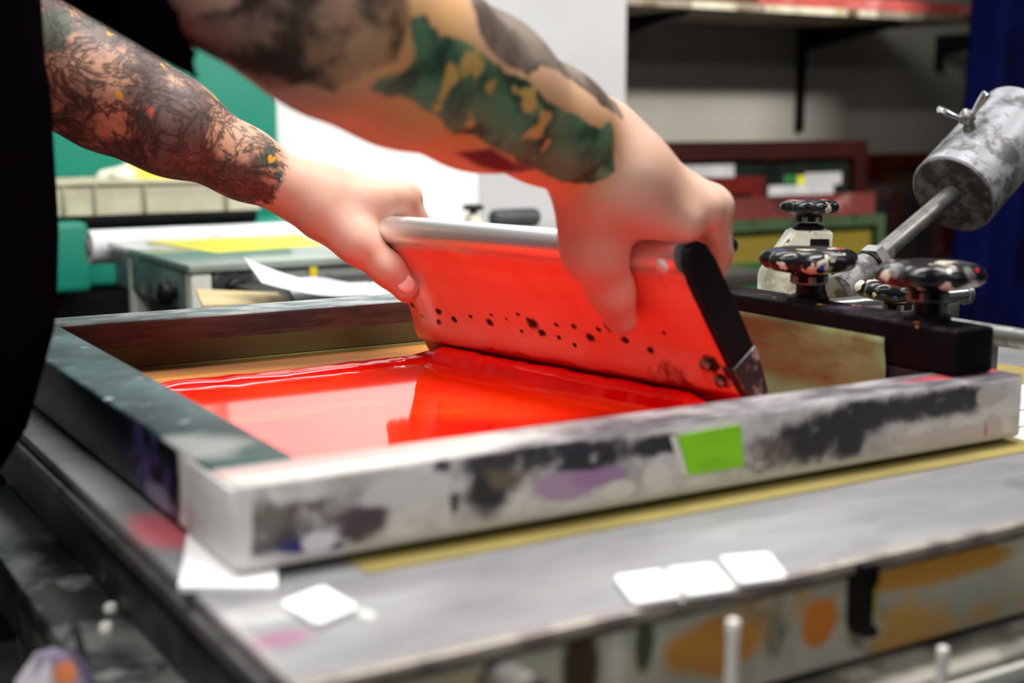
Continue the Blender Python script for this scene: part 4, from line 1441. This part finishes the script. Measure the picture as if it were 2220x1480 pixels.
sf.cone(P(0.03, .86, 1.31), RSH, 0.082, 0.076, 0.05)
sf.cone(P(0.03, 1.01, 1.32), LSH, 0.082, 0.074, 0.05)
sf.cone(P(0.04, .935, 1.33), P(.06, .935, 1.40), 0.072, 0.068, 0.03)
sf.cut(P(0.07, .935, 1.405), P(0.4, 0, 0.92))
for a_, b_, hem, r0, r1 in ((RSH, REL, 0.46, 0.068, 0.067), (LSH, LEL, 0.6, 0.074, 0.07)):
    dd = (b_ - a_) / np.linalg.norm(b_ - a_)
    sl_ = Field(sx, sy, szz)
    sl_.cone(a_, a_ + (b_ - a_) * (hem + .5), r0, r1, 0.01)
    if b_ is REL:
        pass
    upv = P(0, 0, 1) - dd * dd[2]
    upv /= np.linalg.norm(upv)
    nrm = 0.55 * dd + 0.83 * upv if b_ is REL else dd
    sl_.cut(a_ + (b_ - a_) * hem, nrm)
    sf.merge(sl_, 0.02)
    sl_ = Field(sx, sy, szz)
# folds
gx_, gy_, gz_ = np.meshgrid(*sf.ax, indexing='ij')
sf.f += 0.0028 * np.sin(26 * gx_ + 34 * gz_ + 3 * np.sin(18 * gy_)).astype(np.float32)
svs, sq_ = sf.mesh(2)
np_mesh('shirt', svs, sq_, M_shirt, man)
del sf, gx_, gy_, gz_
# apron: a hanging bib and skirt wrapped round the front
nu, nv = 64, 60
vs, fs = [], []
zt_a = [(0.30, -0.03), (0.70, -0.03), (0.82, -0.012), (0.855, -0.004), (0.89, 0.018), (0.925, 0.042), (0.99, 0.063), (1.05, 0.068), (1.30, 0.068)]
for j in range(nv + 1):
    z_ = 0.40 + (1.30 - 0.40) * j / nv
    cxx = float(np.interp(z_, [a for a, _ in zt_a], [b for _, b in zt_a]))
    hwid = math.radians(96 if z_ < 1.1 else 96 - (z_ - 1.1) / 0.2 * 40)
    for i in range(nu + 1):
        th = -hwid + 2 * hwid * i / nu
        fold = 0.004 * math.sin(th * 9 + z_ * 5) * (1 if z_ < 1.15 else 0.3)
        vs.append((cxx + (0.130 + fold) * math.cos(th), 0.935 + (0.182 + fold) * math.sin(th), z_))
for j in range(nv):
    for i in range(nu):
        a = j * (nu + 1) + i
        fs.append((a, a + 1, a + nu + 2, a + nu + 1))
o = link_mesh('apron', vs, fs, M_apron, man, True)
md = o.modifiers.new('thickness', 'SOLIDIFY'); md.thickness = 0.0015
# trousers, shoes, hair, eyes
tf = Field(graded([(-0.34, 0.12, 0.012)]), graded([(0.70, 1.17, 0.012)]), graded([(0.02, 1.05, 0.012)]))
tf.cone(P(-.10, .87, .92), P(-.10, 1.0, .92), .125, .125, .04, (fx, 0.85))
for sg in (-1, 1):
    tf.chain([P(-.10, .935 + sg * .085, .88), P(-.09, .935 + sg * .10, .50), P(-.13, .935 + sg * .11, .09)], [.10, .075, .068], .03)
tf.cut(P(0, 0, 1.0), P(0, 0, 1)); tf.cut(P(0, 0, .06), P(0, 0, -1))
tvs, tq = tf.mesh(1)
np_mesh('trousers', tvs, tq, pmat('dark_denim', srgb(22, 22, 30), rough=0.85), man)
for sg in (-1, 1):
    f_ = Field(graded([(-0.26, 0.12, 0.008)]), graded([(.935 + sg * .11 - .09, .935 + sg * .11 + .09, 0.008)]), graded([(-0.01, 0.16, 0.008)]))
    f_.chain([P(-.17, .935 + sg * .11, .05), P(-.05, .935 + sg * .115, .04), P(.04, .935 + sg * .12, .03)], [.046, .045, .036], .02)
    f_.cone(P(-.14, .935 + sg * .11, .06), P(-.13, .935 + sg * .11, .12), .045, .05, .02)
    f_.cut(P(0, 0, .003), P(0, 0, -1))
    a_, b_ = f_.mesh(1)
    np_mesh('shoe', a_, b_, M_black, man)
hf = Field(graded([(-0.02, .26, .006)]), graded([(.82, 1.05, .006)]), graded([(1.40, 1.68, .006)]))
hf.cone(head + P(-.02, 0, .035), head + P(-.012, 0, -.02), 0.092, 0.082, 0.02, ((0, 1, 0), 0.88))
hf.cut(head + P(.035, 0, .02), P(.8, 0, -.6))
a_, b_ = hf.mesh(1)
np_mesh('hair', a_, b_, pmat('dark_brown_hair', srgb(40, 28, 22), rough=0.6, bump=0.6, bscale=300), man)
for sg in (-1, 1):
    ellipsoid('eye', head + P(.078, sg * .031, .002), (Vector((1, 0, 0)), Vector((0, 1, 0)), Vector((0, 0, 1))), (.010, .013, .007), pmat('eye_white', (0.75, 0.74, 0.72), rough=0.2) if sg < 0 else bpy.data.materials['eye_white'], man)

# ------------------------------------------------------------------ background: left half
M_teal = NB('teal_painted_metal')
tcol = M_teal.mix(M_teal.step(M_teal.noise(2.2, 4), 0.35, 0.7), srgb(0, 124, 102), srgb(4, 140, 116))
M_teal = M_teal.done(tcol, 0.55)
xt = W(603, 300, Y=2.95)[0]
tc = thing('teal_cabinet', 'tall teal metal cabinet standing behind the tattooed far arm', 'cabinet', (0.5, 3.0, 0))
box('body', (-0.4, 2.95, 0.78), (xt, 3.05, 1.32), M_teal, tc, 0.006)
box('base', (-0.39, 2.96, 0.0), (xt - 0.01, 3.05, 0.7795), M_black, tc)
box('door', (-0.39, 2.942, 0.80), (xt - 0.004, 2.9495, 1.31), M_teal, tc, 0.003)
Yt = 2.62
yb0 = 2.76
xl_, xr_ = W(100, 420, Y=yb0)[0], W(563, 420, Y=yb0)[0]
zt_, zb_ = W(330, 388, Y=yb0)[2], W(330, 462, Y=yb0)[2]
zk_ = W(330, 494, Y=yb0)[2]
mach = thing('teal_machine_base', 'low teal machine housing with a black top band under the cream tray', 'machine', (0.6, 2.8, 0))
xq = W(660, 470, Y=yb0)[0]
box('housing', (xl_ - 0.06, yb0 + 0.012, 0.78), (xq, yb0 + 0.17, zk_ + 0.005), M_teal, mach, 0.012, 3)
zz_ = W(150, 478, Y=yb0)[2]
box('shoulder', (xl_ - 0.08, yb0 - 0.06, 0.78), (W(176, 480, Y=yb0)[0], yb0 + 0.011, zz_), M_teal, mach, 0.012, 3)
box('black_band', (W(182, 470, Y=yb0)[0], yb0 + 0.004, zk_ + 0.0055), (xr_ - 0.004, yb0 + 0.165, zb_ - 0.0005), M_black, mach, 0.004)
box('plinth', (xl_ - 0.05, yb0 + 0.03, 0.0), (xq - 0.02, yb0 + 0.16, 0.7795), M_black, mach)
M_cream = pmat('cream_plastic', srgb(206, 204, 178), [(srgb(190, 186, 160), 6, 0.5, 0.65)], rough=0.5)
tr = thing('cream_tray', 'shallow cream plastic tray with vertical ribs on the teal machine', 'tray', ((xl_ + xr_) / 2, yb0 + 0.1, zb_))
bm = bmesh.new()
t_ = 0.006
add_box(bm, (xl_, yb0, zb_), (xr_, yb0 + 0.17, zb_ + t_))
add_box(bm, (xl_, yb0, zb_ + t_), (xr_, yb0 + t_, zt_))
add_box(bm, (xl_, yb0 + 0.17 - t_, zb_ + t_), (xr_, yb0 + 0.17, zt_))
add_box(bm, (xl_, yb0 + t_, zb_ + t_), (xl_ + t_, yb0 + 0.17 - t_, zt_))
add_box(bm, (xr_ - t_, yb0 + t_, zb_ + t_), (xr_, yb0 + 0.17 - t_, zt_))
bm_link('tub', bm, M_cream, tr)
box('rim', (xl_ - 0.008, yb0 - 0.008, zt_ - 0.010), (xr_ + 0.008, yb0 - 0.0003, zt_), M_cream, tr, 0.002)
for px in (137, 205, 313, 490):
    xx = W(px, 420, Y=yb0)[0]
    box('rib', (xx - 0.003, yb0 - 0.007, zb_ + 0.004), (xx + 0.003, yb0 - 0.0003, zt_ - 0.011), pmat('tray_rib', srgb(160, 158, 132), rough=0.5) if px == 137 else bpy.data.materials['tray_rib'], tr, 0.001)
bm = bmesh.new()
bmesh.ops.create_icosphere(bm, subdivisions=4, radius=1.0)
xc_ = W(330, 372, Y=yb0 + 0.11)[0]
for v in bm.verts:
    n_ = mnoise.noise(v.co * 2.2) * 0.18 + mnoise.noise(v.co * 6) * 0.05
    v.co = Vector((xc_ + v.co.x * 0.125 * (1 + n_), yb0 + 0.085 + v.co.y * 0.06 * (1 + n_), max(zb_ + 0.008, zt_ - 0.012 + v.co.z * 0.05 * (1 + n_))))
cb = NB('yellow_and_cream_cloth')
x, y, z = cb.sep()
ccol = cb.mix(cb.step(cb.math('ADD', x, cb.math('MULTIPLY', cb.noise(14, 3), 0.06)), xc_ - 0.03, xc_ - 0.015), srgb(240, 236, 214), srgb(224, 206, 70))
o = bm_link('cloth', bm, cb.done(ccol, 0.8), None, True, 180)
tag(o, 'crumpled cream and yellow cloth heaped in the ribbed tray', 'cloth')

# white boards by the wall
xb0, xb1 = 1.185, W(1035, 400, Y=3.07)[0]
bd_ = box('white_board', (1.05, 3.066, 0.35), (xb1, 3.09, 2.3), pmat('bright_white_board', (0.93, 0.94, 0.95), rough=0.5, vary=0.0), None, 0.002)
tag(bd_, 'tall bright white board against the grey wall beyond the hands', 'board')

# second printing table
TX0, TX1, TY0, TY1 = 0.623, 1.60, 1.975, 2.44
tab2 = thing('glass_printing_table', 'glass-topped printing table with pale legs beyond the far rail of the screen', 'table', (1.2, 2.2, 0))
gl = NB('pale_glass_top')
gcol = gl.mix(gl.step(gl.noise(4, 4), 0.4, 0.65), srgb(120, 132, 126), srgb(150, 160, 152))
M_glass = gl.done(gcol, 0.07, 0, spec=1.0)
M_gsteel = pmat('grey_green_steel', srgb(122, 138, 136), [(srgb(70, 86, 88), 12, 0.5, 0.65), (srgb(190, 196, 190), 10, 0.6, 0.72, (1, 1, 4))], rough=0.45, metal=0.3)
M_pale = pmat('pale_painted_leg', srgb(196, 198, 188), [(srgb(120, 118, 104), 14, 0.58, 0.7)], rough=0.5)
box('glass_top', (TX0, TY0, BED - 0.012), (TX1, TY1, BED), M_glass, tab2, 0.002)
box('side_rail', (TX0 + 0.006, TY0 + 0.04, BED - 0.075), (TX0 + 0.03, TY1 - 0.02, BED - 0.0125), M_gsteel, tab2, 0.003)
box('front_rail', (TX0 + 0.04, TY0 + 0.006, BED - 0.07), (TX1 - 0.02, TY0 + 0.03, BED - 0.0125), pmat('dirty_front_rail', srgb(120, 124, 120), [(srgb(36, 36, 36), 9, 0.48, 0.58), (srgb(40, 50, 110), 16, 0.7, 0.74)], rough=0.5), tab2, 0.003)
box('back_rail', (TX0 + 0.04, TY1 - 0.03, BED - 0.07), (TX1 - 0.02, TY1 - 0.006, BED - 0.0125), M_gsteel, tab2, 0.003)
for (x_, y_, w_) in ((TX0 + 0.02, TY0 + 0.02, .016), (TX0 + 0.02, TY1 - 0.12, .014), (TX1 - 0.05, TY0 + 0.03, .018), (TX1 - 0.05, TY1 - 0.05, .018)):
    box('leg', (x_ - w_, y_ - w_, 0), (x_ + w_, y_ + w_, BED - 0.0125), M_pale, tab2, 0.003)
qk = W(362, 597, Y=2.0)
lathe('side_knob', (TX0 + 0.006, 2.06, BED - 0.05), (-1, 0, 0), [(0, .009), (.008, .009), (.01, .018), (.024, .018), (.028, .012)], M_black, tab2, 20)
for px in (505, 583):
    q = W(px, 600, Y=TY0)
    lathe('front_knob', (q[0], TY0 + 0.006, BED - 0.038), (0, -1, 0), [(0, .008), (.012, .008), (.014, .017), (.026, .017), (.03, .012)], M_black, tab2, 20)
q = W(681, 578, Y=TY0)
box('yellow_tag', (q[0] - 0.006, TY0 + 0.002, q[2] - 0.018), (q[0] + 0.006, TY0 + 0.0055, q[2] + 0.012), pmat('yellow_tag_paint', srgb(220, 196, 30), rough=0.5), tab2)
# pull-out tray carrying cardboard and papers
zs = 0.871
box('pull_out_tray', (TX0 + 0.06, TY0 - 0.30, zs - 0.022), (TX1 - 0.1, TY0 + 0.003, zs - 0.0005), pmat('dark_tray', srgb(44, 40, 36), rough=0.6), tab2, 0.002)
M_cardb = pmat('tan_cardboard', srgb(206, 184, 138), [(srgb(186, 162, 116), 8, 0.5, 0.65)], rough=0.7)
o = sheet('cardboard_sheet', [W(424, 632, z=zs), W(440, 668, z=zs), W(640, 664, z=zs), W(600, 640, z=zs)], M_cardb, None, 0.004)
tag(o, 'tan cardboard sheet lying on the pull-out tray of the far table', 'cardboard')
M_paper = pmat('crumpled_paper', srgb(226, 226, 238), [(srgb(176, 178, 206), 12, 0.52, 0.62, (0.4, 1, 1)), (srgb(70, 74, 110), 16, 0.66, 0.71, (0.3, 1, 1))], rough=0.6)
pq = [W(640, 652, z=zs + 0.003), W(930, 640, z=zs + 0.003), W(930, 612, z=zs + 0.003), W(620, 620, z=zs + 0.003)]
o = sheet('paper_sheet', pq, M_paper, None, 0.0008, 24, 10, lambda u, v: Vector((0, 0, 0.006 * math.sin(u * 9) * v + 0.006 * v)))
tag(o, 'white printed paper lying along the tray below the glass table', 'paper')
pq = [W(600, 650, z=zs + 0.016), W(800, 640, z=zs + 0.016), W(800, 612, z=zs + 0.016), W(560, 622, z=zs + 0.016)]


def curl(u, v):
    t = max(0, 1 - u * 1.3)
    return Vector((-0.02 * t * t, 0.0, 0.042 * t * t * (0.55 + 0.45 * v)))


o = sheet('curled_paper', pq, pmat('grey_white_paper', srgb(206, 206, 214), rough=0.6), None, 0.0008, 24, 12, curl)
tag(o, 'white paper with one corner curling up before the glass table edge', 'paper')
zy = BED + 0.0003
o = sheet('yellow_sheet', [W(470, 548, z=zy), W(700, 532, z=zy), W(650, 510, z=zy), W(316, 524, z=zy)], pmat('yellow_paper', srgb(226, 218, 60), [(srgb(200, 206, 90), 8, 0.55, 0.7)], rough=0.5), None, 0.0006)
tag(o, 'yellow paper sheet lying on the far glass table top', 'paper')
# white roll across the far end of the table
rz_ = BED + 0.002
ya_ = 2.485
xr0, xr1 = W(192, 535, Y=ya_)[0], W(650, 505, Y=ya_)[0]
rzc = W(192, 536, Y=ya_)[2]
rl = thing('paper_roll', 'thick white paper roll held along the back edge of the glass table', 'roll', ((xr0 + xr1) / 2, ya_, rzc))
for xx_ in (xr0 + 0.06, xr1 - 0.06):
    box('roll_holder', (xx_ - 0.01, TY1 - 0.0055, rzc - 0.045), (xx_ + 0.01, ya_ + 0.02, rzc - 0.0315), M_gsteel, rl, 0.002)
bm = bmesh.new()
lathe_on(bm, (xr0, ya_, rzc), (1, 0, 0), [(0.0005, 0.014), (0, 0.017), (0.0, 0.029), (0.002, 0.031), (xr1 - xr0, 0.031)], 36)
bm_link('roll', bm, pmat('white_roll_paper', srgb(214, 214, 216), rough=0.6), rl, True)
lathe('core', (xr0 - 0.004, ya_, rzc), (1, 0, 0), [(0, 0.008), (0, .0135), (0.01, .0135)], pmat('grey_core', srgb(150, 148, 150), rough=0.6), rl, 24)
# little knob on a cream post, and a dark rounded clamp, at the back of the far table
yk = 2.34
q = W(1026, 486, Y=yk)
pk_ = thing('table_clamp', 'small black knob on a cream post behind the squeegee, before the white board', 'clamp', (q[0], yk, BED))
lathe('post', (q[0], yk, BED), (0, 0, 1), [(0, .022), (.012, .020), (.024, .015), (.031, .010)], M_cream, pk_, 24)
lathe('knob', (q[0], yk, BED + 0.031), (0, 0, 1), [(0, .008), (.006, .008), (.008, .019), (.013, .022), (.017, .019), (.019, .010)], M_black, pk_, 24)
q = W(925, 470, Y=yk)
pk_ = thing('table_clamp', 'black clamp knob mostly hidden behind the knuckles of the far hand', 'clamp', (q[0], yk, BED))
lathe('post', (q[0] - 0.03, yk, BED), (0, 0, 1), [(0, .022), (.012, .020), (.024, .015), (.031, .010)], M_cream, pk_, 24)
lathe('knob', (q[0] - 0.03, yk, BED + 0.031), (0, 0, 1), [(0, .008), (.006, .008), (.008, .019), (.013, .022), (.017, .019), (.019, .010)], M_black, pk_, 24)
qa, qb = W(1065, 485, Y=yk), W(1166, 485, Y=yk)
bm = bmesh.new()
lathe_on(bm, (qa[0], yk, BED + 0.0195), (1, 0, 0), [(0, 0.012), (0.004, 0.017), (0.01, 0.019), (qb[0] - qa[0] - .01, .019), (qb[0] - qa[0] - .004, .017), (qb[0] - qa[0], .012)], 28)
o = bm_link('rubber_roller', bm, pmat('dark_rubber', srgb(52, 56, 56), rough=0.55), None, True)
tag(o, 'dark grey rubber roller lying on the far table behind the squeegee handle', 'roller')

# ------------------------------------------------------------------ background: alcove with shelf, screens and curtain
SZ = W(1730, 30, Y=3.12)[2]
SX1 = W(2112, 50, Y=3.12)[0]
sh = thing('wall_shelf', 'long shelf on three black brackets high in the alcove', 'shelf', (2.9, YR, SZ))
M_shelf = pmat('shelf_board', srgb(150, 138, 120), [(srgb(90, 70, 50), 8, 0.5, 0.65)], rough=0.6)
box('board', (XP + 0.004, 3.12, SZ), (SX1, YR - 0.002, SZ + 0.022), M_shelf, sh, 0.002)
xbk = W(1730, 200, Y=YR)[0]
for i, (xx, zl) in enumerate(((xbk - 0.86, 0.30), (xbk, SZ - W(1730, 285, Y=YR - .01)[2]), (W(2032, 120, Y=YR)[0], 0.13))):
    bm = bmesh.new()
    w = 0.014
    add_box(bm, (xx - w, YR - 0.022, SZ - zl), (xx + w, YR - 0.002, SZ - 0.0005))
    # tapering arm
    vs = []
    for dx in (-w, w):
        vs.append([bm.verts.new((xx + dx, y_, z_)) for y_, z_ in ((YR - 0.0225, SZ - 0.0006), (3.20, SZ - 0.0006), (3.20, SZ - 0.014), (YR - 0.0225, SZ - 0.075))])
    for k in range(4):
        bm.faces.new((vs[0][k], vs[0][(k + 1) % 4], vs[1][(k + 1) % 4], vs[1][k]))
    bm.faces.new(vs[0]); bm.faces.new(vs[1][::-1])
    bm_link('bracket', bm, M_black, sh)
# flat screens and papers on the shelf
def flat_frame(name, lo, hi, mat, inner, label, group, rail=0.035):
    t = thing(name, label, 'screen', ((lo[0] + hi[0]) / 2, (lo[1] + hi[1]) / 2, lo[2]), group)
    bm = bmesh.new()
    add_box(bm, lo, (hi[0], lo[1] + rail, hi[2]))
    add_box(bm, (lo[0], hi[1] - rail, lo[2]), hi)
    add_box(bm, (lo[0], lo[1] + rail + .0002, lo[2]), (lo[0] + rail, hi[1] - rail - .0002, hi[2]))
    add_box(bm, (hi[0] - rail, lo[1] + rail + .0002, lo[2]), (hi[0], hi[1] - rail - .0002, hi[2]))
    bm_link('frame', bm, mat, t)
    box('mesh', (lo[0] + rail, lo[1] + rail, lo[2] + 0.001), (hi[0] - rail, hi[1] - rail, lo[2] + 0.003), inner, t)
    return t


M_pinkred = pmat('pink_red_wood', srgb(192, 84, 74), [(srgb(214, 130, 130), 10, 0.5, 0.65), (srgb(140, 90, 150), 7, 0.6, 0.7)], rough=0.6)
M_brown = pmat('dark_brown_wood', srgb(84, 44, 22), [(srgb(40, 22, 14), 10, 0.5, 0.65), (srgb(140, 96, 40), 12, 0.6, 0.7)], rough=0.6)
M_yel = pmat('yellow_mesh', srgb(226, 206, 60), [(srgb(206, 200, 90), 8, 0.5, 0.65)], rough=0.6)
xs1 = W(1880, 30, Y=3.12)[0]
xs0 = W(1640, 10, Y=3.12)[0]
flat_frame('stored_screen', (XP + 0.02, 3.13, SZ + 0.0225), (xs0, 3.60, SZ + 0.062), M_brown, M_black, 'dark brown wooden screen lying flat at the left of the shelf', 'screens stored on the shelf')
flat_frame('stored_screen', (xs0 + 0.01, 3.121, SZ + 0.0225), (SX1 - 0.002, 3.60, SZ + 0.058), M_pinkred, M_yel, 'pink and red wooden screen with yellow mesh lying at the right of the shelf', 'screens stored on the shelf')
M_label = pmat('cream_label', srgb(222, 214, 190), [(srgb(190, 176, 140), 14, 0.5, 0.65)], rough=0.6)
for a, b_, dz in ((1500, 1596, 0), (1660, 1836, 0), (1862, 1900, 0)):
    x0_, x1_ = W(a, 20, Y=3.119)[0], W(b_, 30, Y=3.119)[0]
    box('edge_label', (x0_, 3.1172, SZ + 0.001), (x1_, 3.1198, SZ + 0.021), M_label, sh)

# bench with leaning screens
bz = 0.60
bench = thing('wooden_bench', 'low wooden bench in the alcove carrying the leaning screens', 'bench', (3.0, 3.2, 0))
M_bench = pmat('bench_wood', srgb(90, 66, 44), rough=0.7)
box('top', (XP + 0.02, 2.925, bz - 0.03), (3.66, YR - 0.02, bz), M_bench, bench, 0.003)
for x_ in (XP + 0.06, 3.60):
    for y_ in (2.955, YR - 0.06):
        box('leg', (x_ - .025, y_ - .025, 0), (x_ + .025, y_ + .025, bz - 0.0305), M_bench, bench)


def lean_frame(x0, x1, y, zt, rail, mat, inner, label, depth=0.035, z0=bz, group='printing screens leaning in the alcove', lean=0.05, labels=()):
    t = thing('stored_screen', label, 'screen', ((x0 + x1) / 2, y, z0), group)
    h = zt - z0
    sh_ = lambda p: (p[0], p[1] + (p[2] - z0) * lean, p[2])

    def bx(nm, lo, hi, mt):
        bm = bmesh.new()
        add_box(bm, lo, hi)
        for v in bm.verts:
            v.co = Vector(sh_(v.co))
        return bm_link(nm, bm, mt, t)
    z0 += 0.0005
    bx('top_rail', (x0, y, zt - rail), (x1, y + depth, zt), mat)
    bx('bottom_rail', (x0, y, z0), (x1, y + depth, z0 + rail), mat)
    bx('side_rail', (x0, y, z0 + rail + .0003), (x0 + rail, y + depth, zt - rail - .0003), mat)
    bx('side_rail', (x1 - rail, y, z0 + rail + .0003), (x1, y + depth, zt - rail - .0003), mat)
    bx('mesh', (x0 + rail, y + depth * 0.75, z0 + rail), (x1 - rail, y + depth * 0.8, zt - rail), inner)
    for (lx0, lx1, lz0, lz1, mt) in labels:
        bx('paper_label', (lx0, y + depth * 0.74 - .002, lz0), (lx1, y + depth * 0.74, lz1), mt)
    return t


M_darkred = pmat('dark_red_wood', srgb(44, 11, 8), [(srgb(34, 10, 8), 6, 0.5, 0.65), (srgb(120, 56, 18), 9, 0.62, 0.72)], rough=0.6, spec=0.12)
M_red2 = pmat('red_wood', srgb(84, 18, 12), [(srgb(56, 12, 10), 6, 0.5, 0.65)], rough=0.6, spec=0.12)
M_pink2 = pmat('pinkish_wood', srgb(98, 44, 40), [(srgb(66, 26, 22), 7, 0.5, 0.65), (srgb(140, 100, 100), 9, 0.6, 0.7)], rough=0.6, spec=0.12)
M_dkmesh = pmat('dark_green_mesh', srgb(22, 30, 22), [(srgb(12, 14, 12), 5, 0.5, 0.65)], rough=0.5, spec=0.12)
M_greenmesh = NB('green_screen_with_yellow_band')
x, y, z = M_greenmesh.sep()
ya, yb = W(1750, 505, Y=2.95)[2], W(1750, 560, Y=2.95)[2]
gc_ = M_greenmesh.mix(M_greenmesh.step(M_greenmesh.noise(5, 4), 0.4, 0.65), srgb(6, 52, 12), srgb(10, 70, 20))
zn = M_greenmesh.math('ADD', z, M_greenmesh.math('MULTIPLY', M_greenmesh.noise(10, 3), 0.01))
band = M_greenmesh.math('MULTIPLY', M_greenmesh.step(zn, yb - .004, yb + .012), M_greenmesh.step(zn, ya + .012, ya - .004))
gc_ = M_greenmesh.mix(band, gc_, srgb(104, 90, 12))
M_greenmesh = M_greenmesh.done(gc_, 0.5)
M_greenwood = pmat('green_stained_wood', srgb(52, 70, 44), [(srgb(34, 44, 30), 9, 0.5, 0.65), (srgb(110, 120, 90), 14, 0.62, 0.72)], rough=0.6, spec=0.12)


def XZ(px, py, y):
    q = W(px, py, Y=y)
    return q[0], q[2]


ybk = 3.22
x0, zt_ = XZ(1395, 309, ybk)
x1, _ = XZ(1888, 309, ybk)
M_glabel = pmat('grey_paper_label', srgb(176, 176, 178), rough=0.7)
lb = [XZ(1762, 376, ybk) + XZ(1840, 399, ybk), XZ(1470, 360, ybk) + XZ(1608, 386, ybk), XZ(1682, 404, ybk) + XZ(1822, 430, ybk)]
lbl = [(a[0], a[2], a[3], a[1], M_glabel) for i, a in enumerate(lb)]
gx = XZ(1716, 380, ybk) + XZ(1745, 398, ybk)
lbl.append((gx[0], gx[2], gx[3], gx[1], pmat('green_sticker_dark', srgb(30, 100, 50), rough=0.5)))
gx = XZ(1745, 382, ybk) + XZ(1760, 402, ybk)
lbl.append((gx[0], gx[2], gx[3], gx[1], pmat('yellow_sticker', srgb(206, 200, 30), rough=0.5)))
lean_frame(x0, x1, ybk, zt_, 0.055, M_darkred, M_dkmesh, 'large dark red wooden screen with white labels leaning below the shelf', labels=lbl, lean=0.03)
y2 = 3.15
x0, zt_ = XZ(1480, 388, y2)
x1, _ = XZ(1664, 388, y2)
lean_frame(x0, x1, y2, zt_, 0.05, M_red2, M_dkmesh, 'small red wooden screen in front of the large dark red one', lean=0.04)
y3 = 3.06
x0, zt_ = XZ(1380, 438, y3)
x1, _ = XZ(1902, 438, y3)
lean_frame(x0, x1, y3, zt_, 0.065, M_pink2, M_dkmesh, 'wide pinkish wooden screen behind the green screen', lean=0.04)
y4 = 2.93
x0, zt_ = XZ(1440, 488, y4)
x1, _ = XZ(1922, 488, y4)
lean_frame(x0, x1, y4, zt_, 0.03, M_greenwood, M_greenmesh, 'wide green screen with a yellow band in front of the wooden screens', lean=0.03)
ysd = 3.56
x0, zt_ = XZ(1896, 334, ysd)
x1, _ = XZ(2090, 334, ysd)
lean_frame(x0, x1, ysd, zt_, 0.06, M_red2, M_brown, 'red wooden screen behind the row of upright dark screens', lean=0.02)
# upright dark screens standing edge-on
M_dk2 = pmat('dark_purple_wood', srgb(44, 34, 42), [(srgb(24, 20, 26), 8, 0.5, 0.65), (srgb(110, 104, 120), 12, 0.64, 0.74)], rough=0.5)
M_edge = pmat('stained_dark_frame', srgb(70, 36, 36), [(srgb(120, 60, 60), 8, 0.5, 0.65)], rough=0.5)
for i, (pa, pb, pt, ytop, mt, lab) in enumerate(((1908, 1930, 430, 3.28, M_dk2, 'leftmost dark upright screen of the row right of the green one'), (1934, 1962, 412, 3.28, M_edge, 'second upright screen of the row, reddish stained'),
                                  (1968, 1996, 404, 3.28, M_dk2, 'third upright screen of the row, dark purple wood'), (2000, 2022, 412, 3.28, M_dk2, 'fourth upright screen of the row below the counterweight'),
                                  (2027, 2050, 430, 3.28, M_edge, 'rightmost upright screen of the row beside the blue curtain'))):
    xa, za = XZ(pa, pt, ytop)
    xb, _ = XZ(pb, pt, ytop)
    t = thing('stored_screen', lab, 'screen', ((xa + xb) / 2, ytop, bz), 'upright screens by the curtain')
    bm = bmesh.new()
    d_ = 0.26
    add_box(bm, (xa, ytop, za - .04), (xb, ytop + d_, za))
    add_box(bm, (xa, ytop, bz + .0005), (xb, ytop + d_, bz + .04))
    add_box(bm, (xa, ytop, bz + .0402), (xb, ytop + .04, za - .0402))
    add_box(bm, (xa, ytop + d_ - .04, bz + .0402), (xb, ytop + d_, za - .0402))
    bm_link('frame', bm, mt, t)
    box('mesh', (xa + .004, ytop + .04, bz + .04), (xa + .007, ytop + d_ - .04, za - .04), M_dkmesh, t)

# blue curtain
cx0 = W(2096, 300, Y=2.86)[0]
vs, fs = [], []
nu, nv = 160, 12
for j in range(nv + 1):
    z_ = 0.1 + (2.5 - 0.1) * j / nv
    for i in range(nu + 1):
        u = i / nu
        off = 0.03 * math.sin(u * 75) + 0.015 * math.sin(u * 31 + 1)
        vs.append((cx0 + 0.02 * (z_ - 1.0) * (1 - u) * 2 + u * 1.3, 2.86 + off - 0.1 * u, z_))
for j in range(nv):
    for i in range(nu):
        a = j * (nu + 1) + i
        fs.append((a, a + 1, a + nu + 2, a + nu + 1))
o = link_mesh('blue_curtain', vs, fs, pmat('deep_blue_cloth', srgb(2, 4, 44), [(srgb(1, 2, 28), 4, 0.5, 0.65)], rough=0.9, spec=0.05), None, True)
md = o.modifiers.new('thickness', 'SOLIDIFY'); md.thickness = 0.002
tag(o, 'deep blue curtain hanging at the right beside the alcove', 'curtain')
o = tube('curtain_rail', [(cx0 - 0.05, 2.84, 2.515), (cx0 + 1.4, 2.76, 2.515)], 0.012, M_steel, None, 12)
tag(o, 'steel curtain rail above the blue curtain', 'rail')
for xx in (cx0, cx0 + 1.3):
    h_ = tube('ceiling_hanger', [(xx, 2.84 - 0.06 * (xx - cx0), 2.52), (xx, 2.84 - 0.06 * (xx - cx0), 2.8)], 0.006, M_steel, o, 10)
